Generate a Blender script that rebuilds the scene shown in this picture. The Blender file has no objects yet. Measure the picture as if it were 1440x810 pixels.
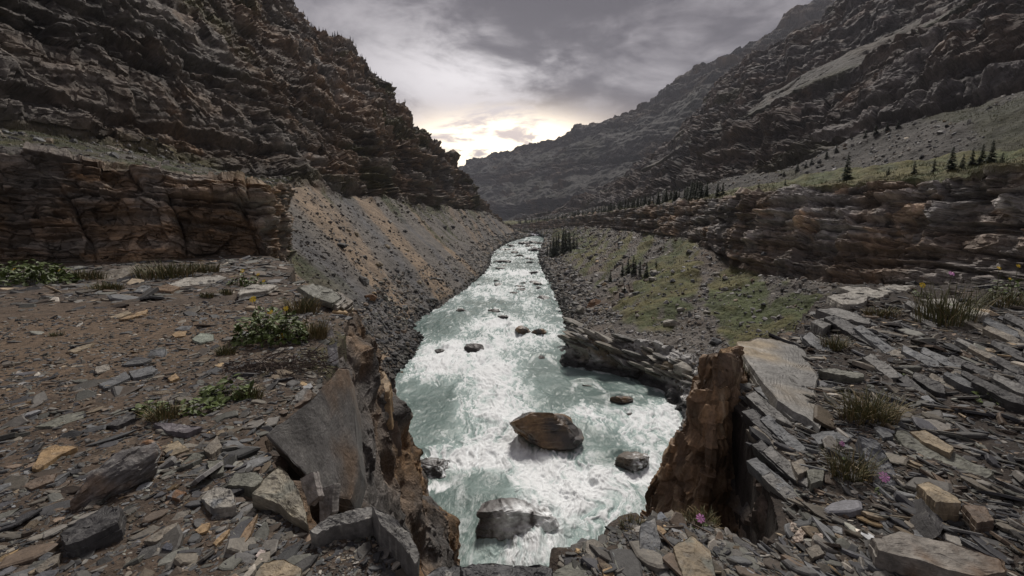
import bpy, bmesh, math, random
import numpy as np
random.seed(7); RNG = np.random.default_rng(7)
sc = bpy.context.scene
COL = sc.collection
F32 = np.float32
# ------------------------------------------------------------------ camera model
FPX, PITCH, EYE = 640.0, math.radians(8.5), np.array([0., 0., 12.])
CP, SP = math.cos(PITCH), math.sin(PITCH)
def ray(px, py):
    u, v = (px - 720) / FPX, (405 - py) / FPX
    return np.array([u, CP + v * SP, -SP + v * CP])
def PY(px, py, Y):
    d = ray(px, py); return EYE + d * (Y / d[1])
def PZ(px, py, z=0.0):
    d = ray(px, py); return EYE + d * ((z - EYE[2]) / d[2])
def proj(P):
    Q = P - EYE
    dep = Q[..., 1] * CP - Q[..., 2] * SP
    up = Q[..., 1] * SP + Q[..., 2] * CP
    dep = np.maximum(dep, 0.3)
    return 720 + FPX * Q[..., 0] / dep, 405 - FPX * up / dep
# ------------------------------------------------------------------ noise
_G = RNG.normal(size=(256, 3)).astype(F32); _G /= np.linalg.norm(_G, axis=1)[:, None]
def hsh(ix, iy, iz, seed):
    h = (ix.astype(np.int64) * 374761393 + iy.astype(np.int64) * 668265263 + iz.astype(np.int64) * 2147483647 + seed * 144665) & 0xffffffff
    h = ((h ^ (h >> 13)) * 1274126177) & 0xffffffff
    return h ^ (h >> 16)
def h01(ix, iy, seed):
    ix = np.asarray(ix); iy = np.asarray(iy)
    return ((hsh(ix, iy, ix * 0, seed) & 0xffffff) / float(0x1000000)).astype(F32)
_PERM = np.random.default_rng(3).permutation(256).astype(np.int32); _PERM2 = np.concatenate([_PERM, _PERM])
_GX, _GY, _GZ = (np.ascontiguousarray(_G[:, i]) for i in range(3))
from concurrent.futures import ThreadPoolExecutor
_POOL = ThreadPoolExecutor(4)
def _gn(x, y, z, seed):
    xf, yf, zf = np.floor(x), np.floor(y), np.floor(z)
    fx, fy, fz = x - xf, y - yf, z - zf
    xi = (xf.astype(np.int32) + seed * 37) & 255; yi = (yf.astype(np.int32) + seed * 11) & 255; zi = zf.astype(np.int32) & 255
    w = lambda t: t * t * t * (t * (t * 6 - 15) + 10)
    wx, wy, wz = w(fx), w(fy), w(fz)
    a0, a1 = _PERM[xi], _PERM[(xi + 1) & 255]
    b00, b01, b10, b11 = _PERM2[a0 + yi], _PERM2[a0 + ((yi + 1) & 255)], _PERM2[a1 + yi], _PERM2[a1 + ((yi + 1) & 255)]
    z1 = (zi + 1) & 255
    def g(k, dx, dy, dz):
        return _GX[k] * dx + _GY[k] * dy + _GZ[k] * dz
    def plane(zz, dz):
        c00 = g(_PERM2[b00 + zz], fx, fy, dz); c10 = g(_PERM2[b10 + zz], fx - 1, fy, dz)
        c01 = g(_PERM2[b01 + zz], fx, fy - 1, dz); c11 = g(_PERM2[b11 + zz], fx - 1, fy - 1, dz)
        u_ = c00 + (c10 - c00) * wx; v_ = c01 + (c11 - c01) * wx
        return u_ + (v_ - u_) * wy
    p0 = plane(zi, fz)
    return (p0 + (plane(z1, fz - 1) - p0) * wz) * 1.5
def fbm(P, freq, octs=4, seed=0, gain=.5, lac=2.03):
    sh = P.shape[:-1]
    Q = [np.ascontiguousarray(P[..., i], dtype=np.float64).ravel() for i in range(3)]
    n = Q[0].size; CH = 65536
    def job(a):
        x, y, z = (q[a:a + CH] for q in Q); s = np.zeros(x.size, F32); am = 1.0
        for o in range(octs):
            k = freq * lac ** o
            s += F32(am) * _gn((x * k + 17.3 * o + seed * 7.7 - np.floor((17.3 * o) / 256)).astype(F32), (y * k + 5.1 * o).astype(F32), (z * k + 1.7 * o).astype(F32), seed + o)
            am *= gain
        return s
    r = np.concatenate(list(_POOL.map(job, range(0, n, CH))))
    return (r / sum(gain ** o for o in range(octs))).reshape(sh)
def stk(a, b, c):
    return np.stack(np.broadcast_arrays(a, b, c), -1)
def sstep(a, b, x):
    t = np.clip((x - a) / (b - a), 0, 1); return t * t * (3 - 2 * t)
def mix(a, b, m):
    return a + (b - a) * m
def cmix(c, b, m):
    return c + (np.asarray(b, F32) - c) * m[..., None]
def masonry(z, u, th, wd, seed):
    """jointed beds: returns block value, bed value, joint mask"""
    w = z / th
    w = w + .45 * np.sin(w * .9 + seed) + .3 * np.sin(w * 2.13 + 1.7 * seed)
    L = np.floor(w); fz = w - L
    rl = h01(L, L * 0 + 3, seed); r2 = h01(L, L * 0 + 9, seed)
    cw = u / (wd * (.45 + 1.3 * rl)) + 7 * r2
    Cc = np.floor(cw); fu = cw - Cc
    v = h01(L, Cc, seed + 5)
    joint = np.minimum(np.minimum(fz, 1 - fz) * th, np.minimum(fu, 1 - fu) * wd * (.45 + 1.3 * rl))
    return v, rl, joint
def facets(P, cell, seed, tiltk=1.0):
    """broken rock: nearest-cell planar facets; returns offset (about -1..1) and a random value per block"""
    sh = P.shape[:-1]; Q = [np.ascontiguousarray(P[..., i], dtype=np.float64).ravel() / cell[i] for i in range(3)]
    Q[2] = Q[2] + .18 * np.sin(Q[0] * 1.3) + .18 * np.cos(Q[1] * 1.1)
    def job(a):
        x, y, z = (q[a:a + 65536] for q in Q); bx, by, bz = np.floor(x - .5), np.floor(y - .5), np.floor(z - .5)
        best = np.full(x.size, 1e9, F32); off = np.zeros(x.size, F32); rv = np.zeros(x.size, F32)
        for i in (0, 1):
            for j in (0, 1):
                for k in (0, 1):
                    cx, cy, cz = bx + i, by + j, bz + k
                    h = _PERM[(_PERM[(_PERM[(cx.astype(np.int64) + seed) & 255] + cy.astype(np.int64)) & 255] + cz.astype(np.int64)) & 255]
                    g1, g2 = _G[h], _G[(h + 91) & 255]
                    dx, dy, dz = (x - cx - .5 - .38 * g1[:, 0]).astype(F32), (y - cy - .5 - .38 * g1[:, 1]).astype(F32), (z - cz - .5 - .38 * g1[:, 2]).astype(F32)
                    d = dx * dx + dy * dy + dz * dz; m = d < best; best = np.where(m, d, best)
                    r_ = _PERM[(h + 17) & 255].astype(F32) / 255
                    off = np.where(m, tiltk * (dx * g2[:, 0] + dy * g2[:, 1] + dz * g2[:, 2]) + 1.2 * (r_ - .5), off); rv = np.where(m, r_, rv)
        return off, rv
    R = list(_POOL.map(job, range(0, Q[0].size, 65536)))
    return np.concatenate([q[0] for q in R]).reshape(sh), np.concatenate([q[1] for q in R]).reshape(sh)
def blur(A, n, axis=None):
    """box blur over the grid, so that block edges become slopes several cells wide"""
    for ax in ((0, 1) if axis is None else (axis,)):
        pad = [(0, 0)] * A.ndim; pad[ax] = (n + 1, n)
        c = np.cumsum(np.pad(A.astype(np.float64), pad, mode='edge'), axis=ax); k = 2 * n + 1
        A = (np.take(c, np.arange(k, c.shape[ax]), ax) - np.take(c, np.arange(0, c.shape[ax] - k), ax)) / k
    return A
# ------------------------------------------------------------------ object helpers
def setp(o, label=None, cat=None, group=None, kind=None):
    if label: o['label'] = label
    if cat: o['category'] = cat
    if group: o['group'] = group
    o['kind'] = kind or 'thing'
    return o
def mesh_from(name, V, faces, mat, col=None, smooth=False, parent=None, fattr=None):
    """faces: (n,k) int array or list of such arrays"""
    me = bpy.data.meshes.new(name)
    V = np.asarray(V, F32)
    if isinstance(faces, np.ndarray): faces = [faces]
    me.vertices.add(len(V)); me.vertices.foreach_set('co', V.ravel())
    nl = sum(f.size for f in faces); nf = sum(len(f) for f in faces)
    me.loops.add(nl); me.polygons.add(nf)
    me.loops.foreach_set('vertex_index', np.concatenate([f.ravel() for f in faces]).astype(np.int32))
    st = np.concatenate([np.full(len(f), f.shape[1]) for f in faces]); ls = np.concatenate([[0], np.cumsum(st)[:-1]])
    me.polygons.foreach_set('loop_start', ls.astype(np.int32))
    me.polygons.foreach_set('use_smooth', np.full(nf, smooth))
    me.update(calc_edges=True)
    if col is not None:
        c = np.ones((len(V), 4), F32); c[:, :3] = np.clip(col, 0, 1)
        a = me.color_attributes.new('tint', 'FLOAT_COLOR', 'POINT'); a.data.foreach_set('color', c.ravel())
    for k, val in (fattr or {}).items():
        a = me.attributes.new(k, 'FLOAT', 'POINT'); a.data.foreach_set('value', np.asarray(val, F32).ravel())
    if mat: me.materials.append(mat)
    o = bpy.data.objects.new(name, me); COL.objects.link(o)
    if parent: o.parent = parent
    return o
def quads(nr, nc):
    i = np.arange(nr - 1)[:, None] * nc + np.arange(nc - 1)[None]
    return np.stack([i, i + 1, i + nc + 1, i + nc], -1).reshape(-1, 4)
def empty(name, loc, label=None, cat=None, group=None, rz=0.0, s=1.0):
    o = bpy.data.objects.new(name, None); o.location = loc; o.rotation_euler = (0, 0, rz); o.scale = (s, s, s)
    o.empty_display_size = .2; COL.objects.link(o)
    return setp(o, label, cat, group)
def copy_tree(o, parent=None):
    c = o.copy(); COL.objects.link(c)
    if parent: c.parent = parent
    for ch in list(o.children): copy_tree(ch, c)
    return c
# ------------------------------------------------------------------ materials
def nt_new(name):
    m = bpy.data.materials.new(name); m.use_nodes = True
    nt = m.node_tree; b = nt.nodes['Principled BSDF']
    return m, nt, b
def rock_mat(name, scale=1.0, var=.45, rough=.8, bump=.5, dist=.03, obj=False, spec=.35, detail=8):
    m, nt, b = nt_new(name); N, L = nt.nodes, nt.links
    at = N.new('ShaderNodeAttribute'); at.attribute_name = 'tint'
    if obj:
        tc = N.new('ShaderNodeTexCoord'); pos = tc.outputs['Object']
        oi = N.new('ShaderNodeObjectInfo'); ad = N.new('ShaderNodeVectorMath'); ad.operation = 'ADD'
        L.new(pos, ad.inputs[0]); L.new(oi.outputs['Location'], ad.inputs[1]); pos = ad.outputs[0]
    else:
        ge = N.new('ShaderNodeNewGeometry'); pos = ge.outputs['Position']
    def noise(s, d, r=.6):
        n = N.new('ShaderNodeTexNoise'); n.inputs['Scale'].default_value = s; n.inputs['Detail'].default_value = d
        n.inputs['Roughness'].default_value = r; L.new(pos, n.inputs['Vector']); return n
    n1, n2 = noise(scale, detail, .7), noise(scale * 5.3, 5, .65)
    ra = N.new('ShaderNodeMapRange'); ra.inputs[1].default_value = .3; ra.inputs[2].default_value = .7
    ra.inputs[3].default_value = 1 - var; ra.inputs[4].default_value = 1 + var; L.new(n1.outputs['Fac'], ra.inputs[0])
    rb = N.new('ShaderNodeMapRange'); rb.inputs[1].default_value = .3; rb.inputs[2].default_value = .7
    rb.inputs[3].default_value = 1 - var * .7; rb.inputs[4].default_value = 1 + var * .7; L.new(n2.outputs['Fac'], rb.inputs[0])
    mu = N.new('ShaderNodeMath'); mu.operation = 'MULTIPLY'; L.new(ra.outputs[0], mu.inputs[0]); L.new(rb.outputs[0], mu.inputs[1])
    vm = N.new('ShaderNodeVectorMath'); vm.operation = 'SCALE'; L.new(at.outputs['Color'], vm.inputs[0]); L.new(mu.outputs[0], vm.inputs['Scale'])
    L.new(vm.outputs[0], b.inputs['Base Color'])
    b.inputs['Roughness'].default_value = rough; b.inputs['Specular IOR Level'].default_value = spec
    am = N.new('ShaderNodeMath'); am.operation = 'ADD'; L.new(n1.outputs['Fac'], am.inputs[0]); L.new(n2.outputs['Fac'], am.inputs[1])
    bp = N.new('ShaderNodeBump'); bp.inputs['Strength'].default_value = bump; bp.inputs['Distance'].default_value = dist
    L.new(am.outputs[0], bp.inputs['Height']); L.new(bp.outputs[0], b.inputs['Normal'])
    return m
M_CLIFF = rock_mat('cliff_rock', .35, .45, .85, .7, .35)
M_FAR = rock_mat('far_rock', .03, .35, .9, .5, 3.)
M_NEAR = rock_mat('ledge_soil', 9., .5, .9, .8, .02)
M_STONE = rock_mat('slate', 7., .42, .62, .6, .012, obj=True, spec=.4)
M_CHIP = rock_mat('slate_chips', 14., .4, .66, .5, .006, spec=.4)
M_WET = rock_mat('river_rock', 1.3, .45, .42, .7, .06, obj=True, spec=.5)
M_SCREE = rock_mat('scree_rock', 2.2, .4, .7, .5, .05, spec=.35)
def plain(name, c, rough=.7, var=.3, scale=20, transl=0):
    m, nt, b = nt_new(name); N, L = nt.nodes, nt.links
    tc = N.new('ShaderNodeTexCoord'); n = N.new('ShaderNodeTexNoise'); n.inputs['Scale'].default_value = scale; n.inputs['Detail'].default_value = 4
    L.new(tc.outputs['Object'], n.inputs['Vector'])
    cr = N.new('ShaderNodeValToRGB'); cr.color_ramp.elements[0].position = .3; cr.color_ramp.elements[1].position = .7
    cr.color_ramp.elements[0].color = tuple(x * (1 - var) for x in c) + (1,); cr.color_ramp.elements[1].color = tuple(min(1, x * (1 + var)) for x in c) + (1,)
    L.new(n.outputs['Fac'], cr.inputs[0]); L.new(cr.outputs[0], b.inputs['Base Color'])
    b.inputs['Roughness'].default_value = rough
    return m
M_NEEDLE = plain('spruce_needles', (.028, .042, .02), .8, .5, 3)
M_BARK = plain('bark', (.06, .045, .035), .9)
M_LEAF = plain('leaf_green', (.075, .105, .02), .6, .4, 30)
M_GRASS = plain('grass_blade', (.085, .085, .03), .7, .5, 14)
M_DRY = plain('dry_grass', (.17, .13, .06), .8, .4, 14)
M_TWIG = plain('dead_twig', (.11, .085, .07), .9, .4, 20)
M_YEL = plain('yellow_petal', (.75, .52, .02), .6, .15)
M_PINK = plain('pink_petal', (.72, .32, .6), .6, .25)
M_STEM = plain('flower_stem', (.07, .075, .03), .7)
# ------------------------------------------------------------------ loft
def cat_eval(net, t):
    S = len(net); k = np.clip(np.floor(t).astype(int), 0, S - 2); f = (t - k)[:, None, None]
    p1, p2 = net[k], net[k + 1]; p0 = net[np.maximum(k - 1, 0)]; p3 = net[np.minimum(k + 2, S - 1)]
    # limited tangents keep uneven stations from overshooting
    d = p2 - p1
    m1 = .5 * (p2 - p0); m2 = .5 * (p3 - p1)
    lim = 1.5 * np.linalg.norm(d, axis=-1, keepdims=True)
    for m in (m1, m2):
        n = np.linalg.norm(m, axis=-1, keepdims=True) + 1e-9
        m *= np.minimum(1, lim / n)
    return (2 * f**3 - 3 * f**2 + 1) * p1 + (f**3 - 2 * f**2 + f) * m1 + (-2 * f**3 + 3 * f**2) * p2 + (f**3 - f**2) * m2
def loft(net, ni, segs, minpx=12):
    """net (S,R,3) -> P (ni, nj, 3), u arc (ni), v rail coordinate (nj)"""
    net = np.array(net, float)
    tt = np.linspace(0, len(net) - 1, 400); R = cat_eval(net, tt)
    X, Y_ = proj(R); X = np.clip(X, -500, 1940); Y_ = np.clip(Y_, -500, 1310)
    ds = np.max(np.hypot(np.diff(X, axis=0), np.diff(Y_, axis=0)), axis=1) + minpx * len(net) / 400
    cu = np.concatenate([[0], np.cumsum(ds)])
    t = np.interp(np.linspace(0, cu[-1], ni), cu, tt)
    R = cat_eval(net, t)                                     # ni,R,3
    vs = np.concatenate([np.linspace(k, k + 1, n, endpoint=False) for k, n in enumerate(segs)] + [[len(segs)]])
    k = np.minimum(vs.astype(int), len(segs) - 1); f = (vs - k)[None, :, None]
    P = R[:, k] * (1 - f) + R[:, k + 1] * f
    mid = R[:, 1]
    u = np.concatenate([[0], np.cumsum(np.linalg.norm(np.diff(mid[:, :2], axis=0), axis=1))])
    return P, u[:, None], vs
def normals(P, toward=EYE):
    n = np.cross(np.gradient(P, axis=0), np.gradient(P, axis=1))
    n /= np.linalg.norm(n, axis=-1, keepdims=True) + 1e-9
    s = np.sign(np.mean(np.sum(n * (toward - P), -1)))
    return n * s
def build_grid(name, P, mat, col, **k):
    ni, nj = P.shape[:2]
    return mesh_from(name, P.reshape(-1, 3), quads(ni, nj), mat, col.reshape(-1, 3), **k)
GREY, DARK, BROWN, OCHRE, TAN = (np.array(c, F32) for c in ((.098, .09, .085), (.036, .035, .036), (.10, .070, .047), (.23, .14, .07), (.175, .132, .09)))
GRASSC = np.array((.062, .056, .017), F32); GRASSG = np.array((.034, .044, .012), F32)
SCREE = np.array((.112, .10, .088), F32)
def cliff_relief(P, u, k, seed, sizes, ampl=.5, dip=0.0, craggy=1.0, scale=1.0):
    """displacement and colour of bedded, jointed, broken rock; k sets the size of the large forms"""
    U = np.broadcast_to(u, P.shape[:2]).astype(F32)
    wob = fbm(P, .02 / k, 2, seed) * 1.8 * k + fbm(P, .3 / k, 3, seed + 40) * .15 * k
    zz = P[..., 2] + wob + dip * U
    uu = U + fbm(P, .12 / k, 3, seed + 11) * 2.0 * k + .3 * P[..., 2]
    D = 0; cb = 0; last = None
    for n, (th, wd) in enumerate(sizes):
        v, bed, j = masonry(zz, uu, th, wd, seed + 13 * n)
        a = ampl * th ** .8
        pat = sstep(-.3, .3, fbm(P, .22 / th, 3, seed + 17 * n + 200))
        D = D + (a * (v - .5) * .9 + .30 * a * (bed - .5)) * (.15 + .85 * pat) - .3 * a * pat * np.exp(-(j / (.05 * th + .01)) ** 2)
        wq = fbm(P, .6 / th, 2, seed + 5 * n + 300) * .5 * th
        f, r = facets(stk(P[..., 0] + wq, P[..., 1] - wq, zz + .6 * wq), (wd * .8, wd * .8, th * 1.15), seed + 31 * n)
        D = D + craggy * .55 * a * f
        cb = cb + (v - .5) * .45 * pat + (r - .5) * .5 + (bed - .5) * (.5 if n == 1 else .3); last = (v, bed)
    wb_ = fbm(P, .08 / k, 2, seed + 301) * 4 * k
    fb_, rb0 = facets(stk(P[..., 0] + wb_, P[..., 1] - wb_, P[..., 2] + .5 * wb_), (13 * k, 13 * k, 17 * k), seed + 303)
    fv_, rv0 = facets(stk(P[..., 0] + .3 * wb_, P[..., 1] - .3 * wb_, P[..., 2]), (2.4 * k, 2.4 * k, 9 * k), seed + 305)
    D = D + fbm(P, .07 / k, 5, seed + 3, .5) * 1.7 * k + craggy * (1.4 * k * blur(blur(fb_, 6), 4) + .42 * k * blur(fv_, 2))
    cb = cb + .35 * (rb0 - .5) + .3 * (rv0 - .5)
    band = fbm(stk(U * .035, 0 * U, zz), .20 / k, 4, seed + 311, .6)          # continuous beds: hard ones stand out as ledges
    hard = sstep(-.08, .06, band); D = D + 1.9 * k * blur(hard - .5, 1); cb = cb + 1.1 * np.clip(band, -.4, .4)
    n1 = fbm(P, .05 / k, 4, seed + 70); n2 = fbm(stk(U * .35, U * 0, zz * 2.2), .16 / k, 3, seed + 80)
    c = np.broadcast_to(GREY, P.shape).astype(F32)
    c = cmix(c, BROWN, sstep(-.25, .25, n1 + .5 * n2))
    c = cmix(c, DARK, sstep(.1, .5, n2 - .3 * n1) * .8)
    c = cmix(c, OCHRE, sstep(.16, .5, fbm(P, .11 / k, 4, seed + 90) + .16 * (last[0] - .5)) * .55)
    pal_ = sstep(.3, .5, fbm(P, .3 / k, 4, seed + 95)); c = cmix(c, np.array((.21, .19, .16), F32), pal_ * .5)
    c = c * np.exp(.75 * cb)[..., None]
    return D, np.clip(c, .012, .6), zz
# ------------------------------------------------------------------ river course (world x at y)
LBX = np.array([[0, -1.5], [8, -1.8], [14.5, -2.6], [22, -5.6], [29.6, -8.5], [36, -8.8], [41.7, -8.1], [46, -9.4], [52, -11.2], [60, -10.6], [69, -8.8], [90, -6.8], [118, -5.6], [150, -6.5], [183, -6.6], [240, -2], [300, 7], [340, 14], [420, 40], [500, 90]])
RBX = np.array([[0, 0.5], [8, 1.2], [14.5, 2.2], [18.8, 6.2], [24, 9.8], [29, 11.6], [33.8, 8.8], [36.4, 4.4], [41, 4.6], [47, 5.4], [54, 6], [69, 6.6], [84.8, 6.7], [110, 7.0], [139, 8], [180, 11], [254, 17.8], [330, 30], [420, 60], [500, 112]])
lbx = lambda y: np.interp(y, LBX[:, 0], LBX[:, 1]); rbx = lambda y: np.interp(y, RBX[:, 0], RBX[:, 1])
SCALE = 1.0
def n_(x): return max(8, int(x * SCALE))
# ------------------------------------------------------------------ left mountain: talus, cliff, skyline
def W(x, y, z): return np.array([x, y, z], float)
def lm_station(yb, foot, mid, sky, back=(-60, 60, -25)):
    b = W(lbx(yb) + .8, yb, -1.0); f = PY(*foot); m = PY(*mid); s = PY(*sky)
    b1 = W(lbx(yb) - 1.2, yb, .9)
    return [b, b1, f, m, s, s + np.array(back)]
LM = [
 [W(-9, 8, -1), W(-14, 8, 1), W(-36, 22, 18), W(-44, 30, 48), W(-75, 60, 130), W(-140, 100, 120)],
 lm_station(22, (-160, 165, 28), (-60, -190, 42), (0, -420, 95)),
 lm_station(29, (0, 178, 35), (60, -60, 52), (120, -270, 125)),
 lm_station(36, (200, 214, 46), (210, 30, 66), (320, -110, 150)),
 lm_station(44, (340, 248, 58), (330, 110, 80), (405, 2, 180)),
 lm_station(52, (430, 252, 80), (415, 130, 104), (470, 62, 200)),
 lm_station(66, (500, 270, 100), (480, 160, 122), (522, 107, 215)),
 lm_station(84, (545, 281, 128), (530, 185, 140), (555, 148, 230)),
 lm_station(118, (592, 288, 168), (582, 208, 178), (598, 184, 250), (-30, 80, -10)),
 lm_station(165, (640, 293, 232), (626, 232, 240), (640, 226, 290), (-25, 80, -12)),
 lm_station(240, (676, 296, 300), (664, 266, 306), (674, 278, 330), (-20, 60, -10)),
 lm_station(290, (690, 302, 335), (684, 292, 340), (688, 297, 350), (-14, 50, -6)),
 lm_station(318, (708, 317, 370), (704, 313, 378), (706, 315, 385), (-10, 40, -5)),
 lm_station(345, (728, 328, 385), (727, 327.5, 390), (727, 328, 395), (-8, 30, -3)),
]
P, u, vs = loft(LM, n_(1150), [n_(30), n_(220), n_(240), n_(150), n_(14)])
N_ = normals(P)
# ragged cliff foot: the relief fades in along an uneven line
edge = fbm(P, .05, 3, 5) * .25
rockm = sstep(1.93, 2.03, vs[None, :] + edge) * (1 - sstep(4.2, 4.8, vs)[None, :])
near = np.clip(P[..., 1:2] / 120, .55, 1.6)[..., 0]
D, crock, zz = cliff_relief(P, u, 1.0, 21, [(5, 9), (1.5, 3.2), (.55, 1.3)], .62, craggy=1.25)
# gullies and buttresses
but = fbm(stk(np.broadcast_to(u, P.shape[:2]), P[..., 2] * .25, 0 * P[..., 0]), .055, 3, 77)
D = D + but * 4.5 * sstep(2.0, 2.4, vs)[None, :]
D = D * rockm * np.clip(near, .6, 1.3)
tal = 1 - rockm
ut = np.broadcast_to(u, P.shape[:2])
streak = fbm(stk(ut, 0 * ut, .5 * (vs[None, :] + 0 * ut)), .075, 4, 31)
Dt = fbm(P, .35, 4, 33, .6) * .55 + streak * 1.0 + fbm(P, .05, 3, 35) * 1.8 * sstep(1.0, 1.3, vs)[None, :]
Dt = Dt * sstep(.6, 1.2, vs)[None, :] * np.clip(near, .5, 1.2)
ct = np.broadcast_to(SCREE, P.shape).astype(F32)
ct = cmix(ct, np.array((.20, .145, .095), F32), sstep(.0, .2, streak)); ct = cmix(ct, np.array((.085, .083, .085), F32), sstep(.05, .35, -streak))
g1 = fbm(P, .09, 4, 61); g2 = fbm(stk(ut, 0 * ut, vs[None, :] + 0 * ut), .16, 3, 67)
gr = sstep(.04, .22, g2 + .35 * g1 + .22 * sstep(1.55, 1.95, vs)[None, :] - .08) * sstep(1.15, 1.4, vs)[None, :]
gr = np.maximum(gr, sstep(60, 46, P[..., 1]) * sstep(-.15, .1, g1) * sstep(1.5, 1.75, vs)[None, :])   # turf above the bluff
ct = cmix(ct, mix(GRASSC, GRASSG, sstep(-.3, .3, fbm(P, .6, 2, 5)[..., None])), gr * .85)
ct = ct * (1 + .5 * fbm(P, .9, 3, 38)[..., None])
led = sstep(.09, .26, fbm(stk(ut * .35, 0 * ut, zz), .075, 3, 91) + .10 * fbm(P, .3, 2, 8)) * sstep(.0, .5, rockm)
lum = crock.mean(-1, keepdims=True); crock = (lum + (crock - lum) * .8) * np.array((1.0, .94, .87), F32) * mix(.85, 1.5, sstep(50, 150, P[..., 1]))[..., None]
crock = cmix(crock, OCHRE * .8, sstep(70, 150, P[..., 1]) * sstep(.05, .4, fbm(P, .06, 4, 93)) * .5)
crock = cmix(crock, GRASSC * 1.1, led * .85 * sstep(.2, .42, N_[..., 2] + .1))
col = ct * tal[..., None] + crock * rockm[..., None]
wetl = sstep(.9, .3, P[..., 2] + .5 * g1)
col = cmix(col, np.array((.045, .045, .047), F32), wetl * .75)
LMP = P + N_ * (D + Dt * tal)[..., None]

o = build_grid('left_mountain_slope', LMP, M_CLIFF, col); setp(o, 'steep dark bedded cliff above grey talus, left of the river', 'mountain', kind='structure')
LM_ = dict(P=LMP, vs=vs, N=N_, gr=gr)
# ------------------------------------------------------------------ left bluff (low jointed cliff behind the left ledge)
BL = [
 [W(-34, 12, 5.0), W(-32.6, 13, 9.5), W(-32, 13.6, 14.9), W(-38, 22, 18.5)],
 [W(-24, 14, 5.0), W(-22.6, 15, 9.8), W(-22, 16, 14.7), W(-38, 30, 18.8)],
 [*[PY(-40, 470, 15), PY(-40, 385, 16.2), PY(-40, 208, 17.6)], PY(-40, 176, 33)],
 [*[PY(110, 470, 16), PY(110, 388, 17.6), PY(100, 222, 19)], PY(100, 196, 39)],
 [*[PY(230, 470, 17), PY(230, 386, 19.2), PY(230, 243, 20.6)], PY(230, 222, 47)],
 [*[PY(330, 470, 18), PY(330, 384, 20.6), PY(325, 257, 21.8)], PY(330, 245, 54)],
 [*[PY(385, 470, 19), PY(388, 386, 21.4), PY(366, 263, 22.6)], PY(372, 252, 58)],
 [*[PY(404, 460, 22), PY(404, 375, 24.5), PY(382, 266, 25.4)], PY(392, 250, 62)],
 [*[PY(408, 430, 30), PY(402, 340, 33), PY(392, 262, 34)], PY(402, 250, 66)],
 [*[PY(412, 400, 44), PY(404, 315, 46), PY(400, 258, 48)], PY(410, 251, 70)],
]
P, u, vs = loft(BL, n_(900), [n_(60), n_(330), n_(120)], 20)
N_ = normals(P); ut = np.broadcast_to(u, P.shape[:2])
D, c, zz = cliff_relief(P, u, .16, 121, [(1.5, 2.6), (.5, 1.0), (.17, .5)], .62, dip=.06)
gb = fbm(P, .5, 4, 131)
rk = sstep(2.06, 1.99, vs[None, :] + .06 * fbm(P, .8, 3, 139)); lowm = sstep(.75, 1.05, vs)[None, :]
D = D * (.25 + .75 * lowm) * (rk * .93 + .07) + fbm(P, .22, 3, 134) * 1.0 * rk
back = .75 * cmix(np.broadcast_to(SCREE * .9, P.shape).astype(F32), mix(GRASSC, GRASSG, sstep(-.3, .3, gb)[..., None]), sstep(-.2, .12, fbm(P, .3, 5, 136)))
c = c * np.array((1.8, 1.72, 1.56), F32)
c = cmix(c, OCHRE * .85, sstep(14, 20, P[..., 0] + 29) * sstep(.0, .35, gb) * .55)
c = cmix(c, GRASSG, sstep(.12, .3, gb) * sstep(.45, .6, N_[..., 2]) * .8)
col = back * (1 - rk)[..., None] + c * rk[..., None]
fall = sstep(1.18, 1.0, vs)[None, :] * sstep(-.3, .1, gb)
col = cmix(col, mix(GRASSG, SCREE * .7, sstep(-.1, .2, fbm(P, .9, 3, 3))[..., None]), fall * .8)
BLP = P + N_ * (D + fbm(P, .5, 4, 140) * .35 * (1 - rk))[..., None]
o = build_grid('rock_bluff', BLP, M_CLIFF, col)
setp(o, 'low jointed brown rock bluff with turf on top behind the left ledge', 'cliff', kind='structure')
BL_ = dict(P=BLP, vs=vs, N=N_, gr=sstep(-.2, .12, fbm(P, .3, 5, 136)))
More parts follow.
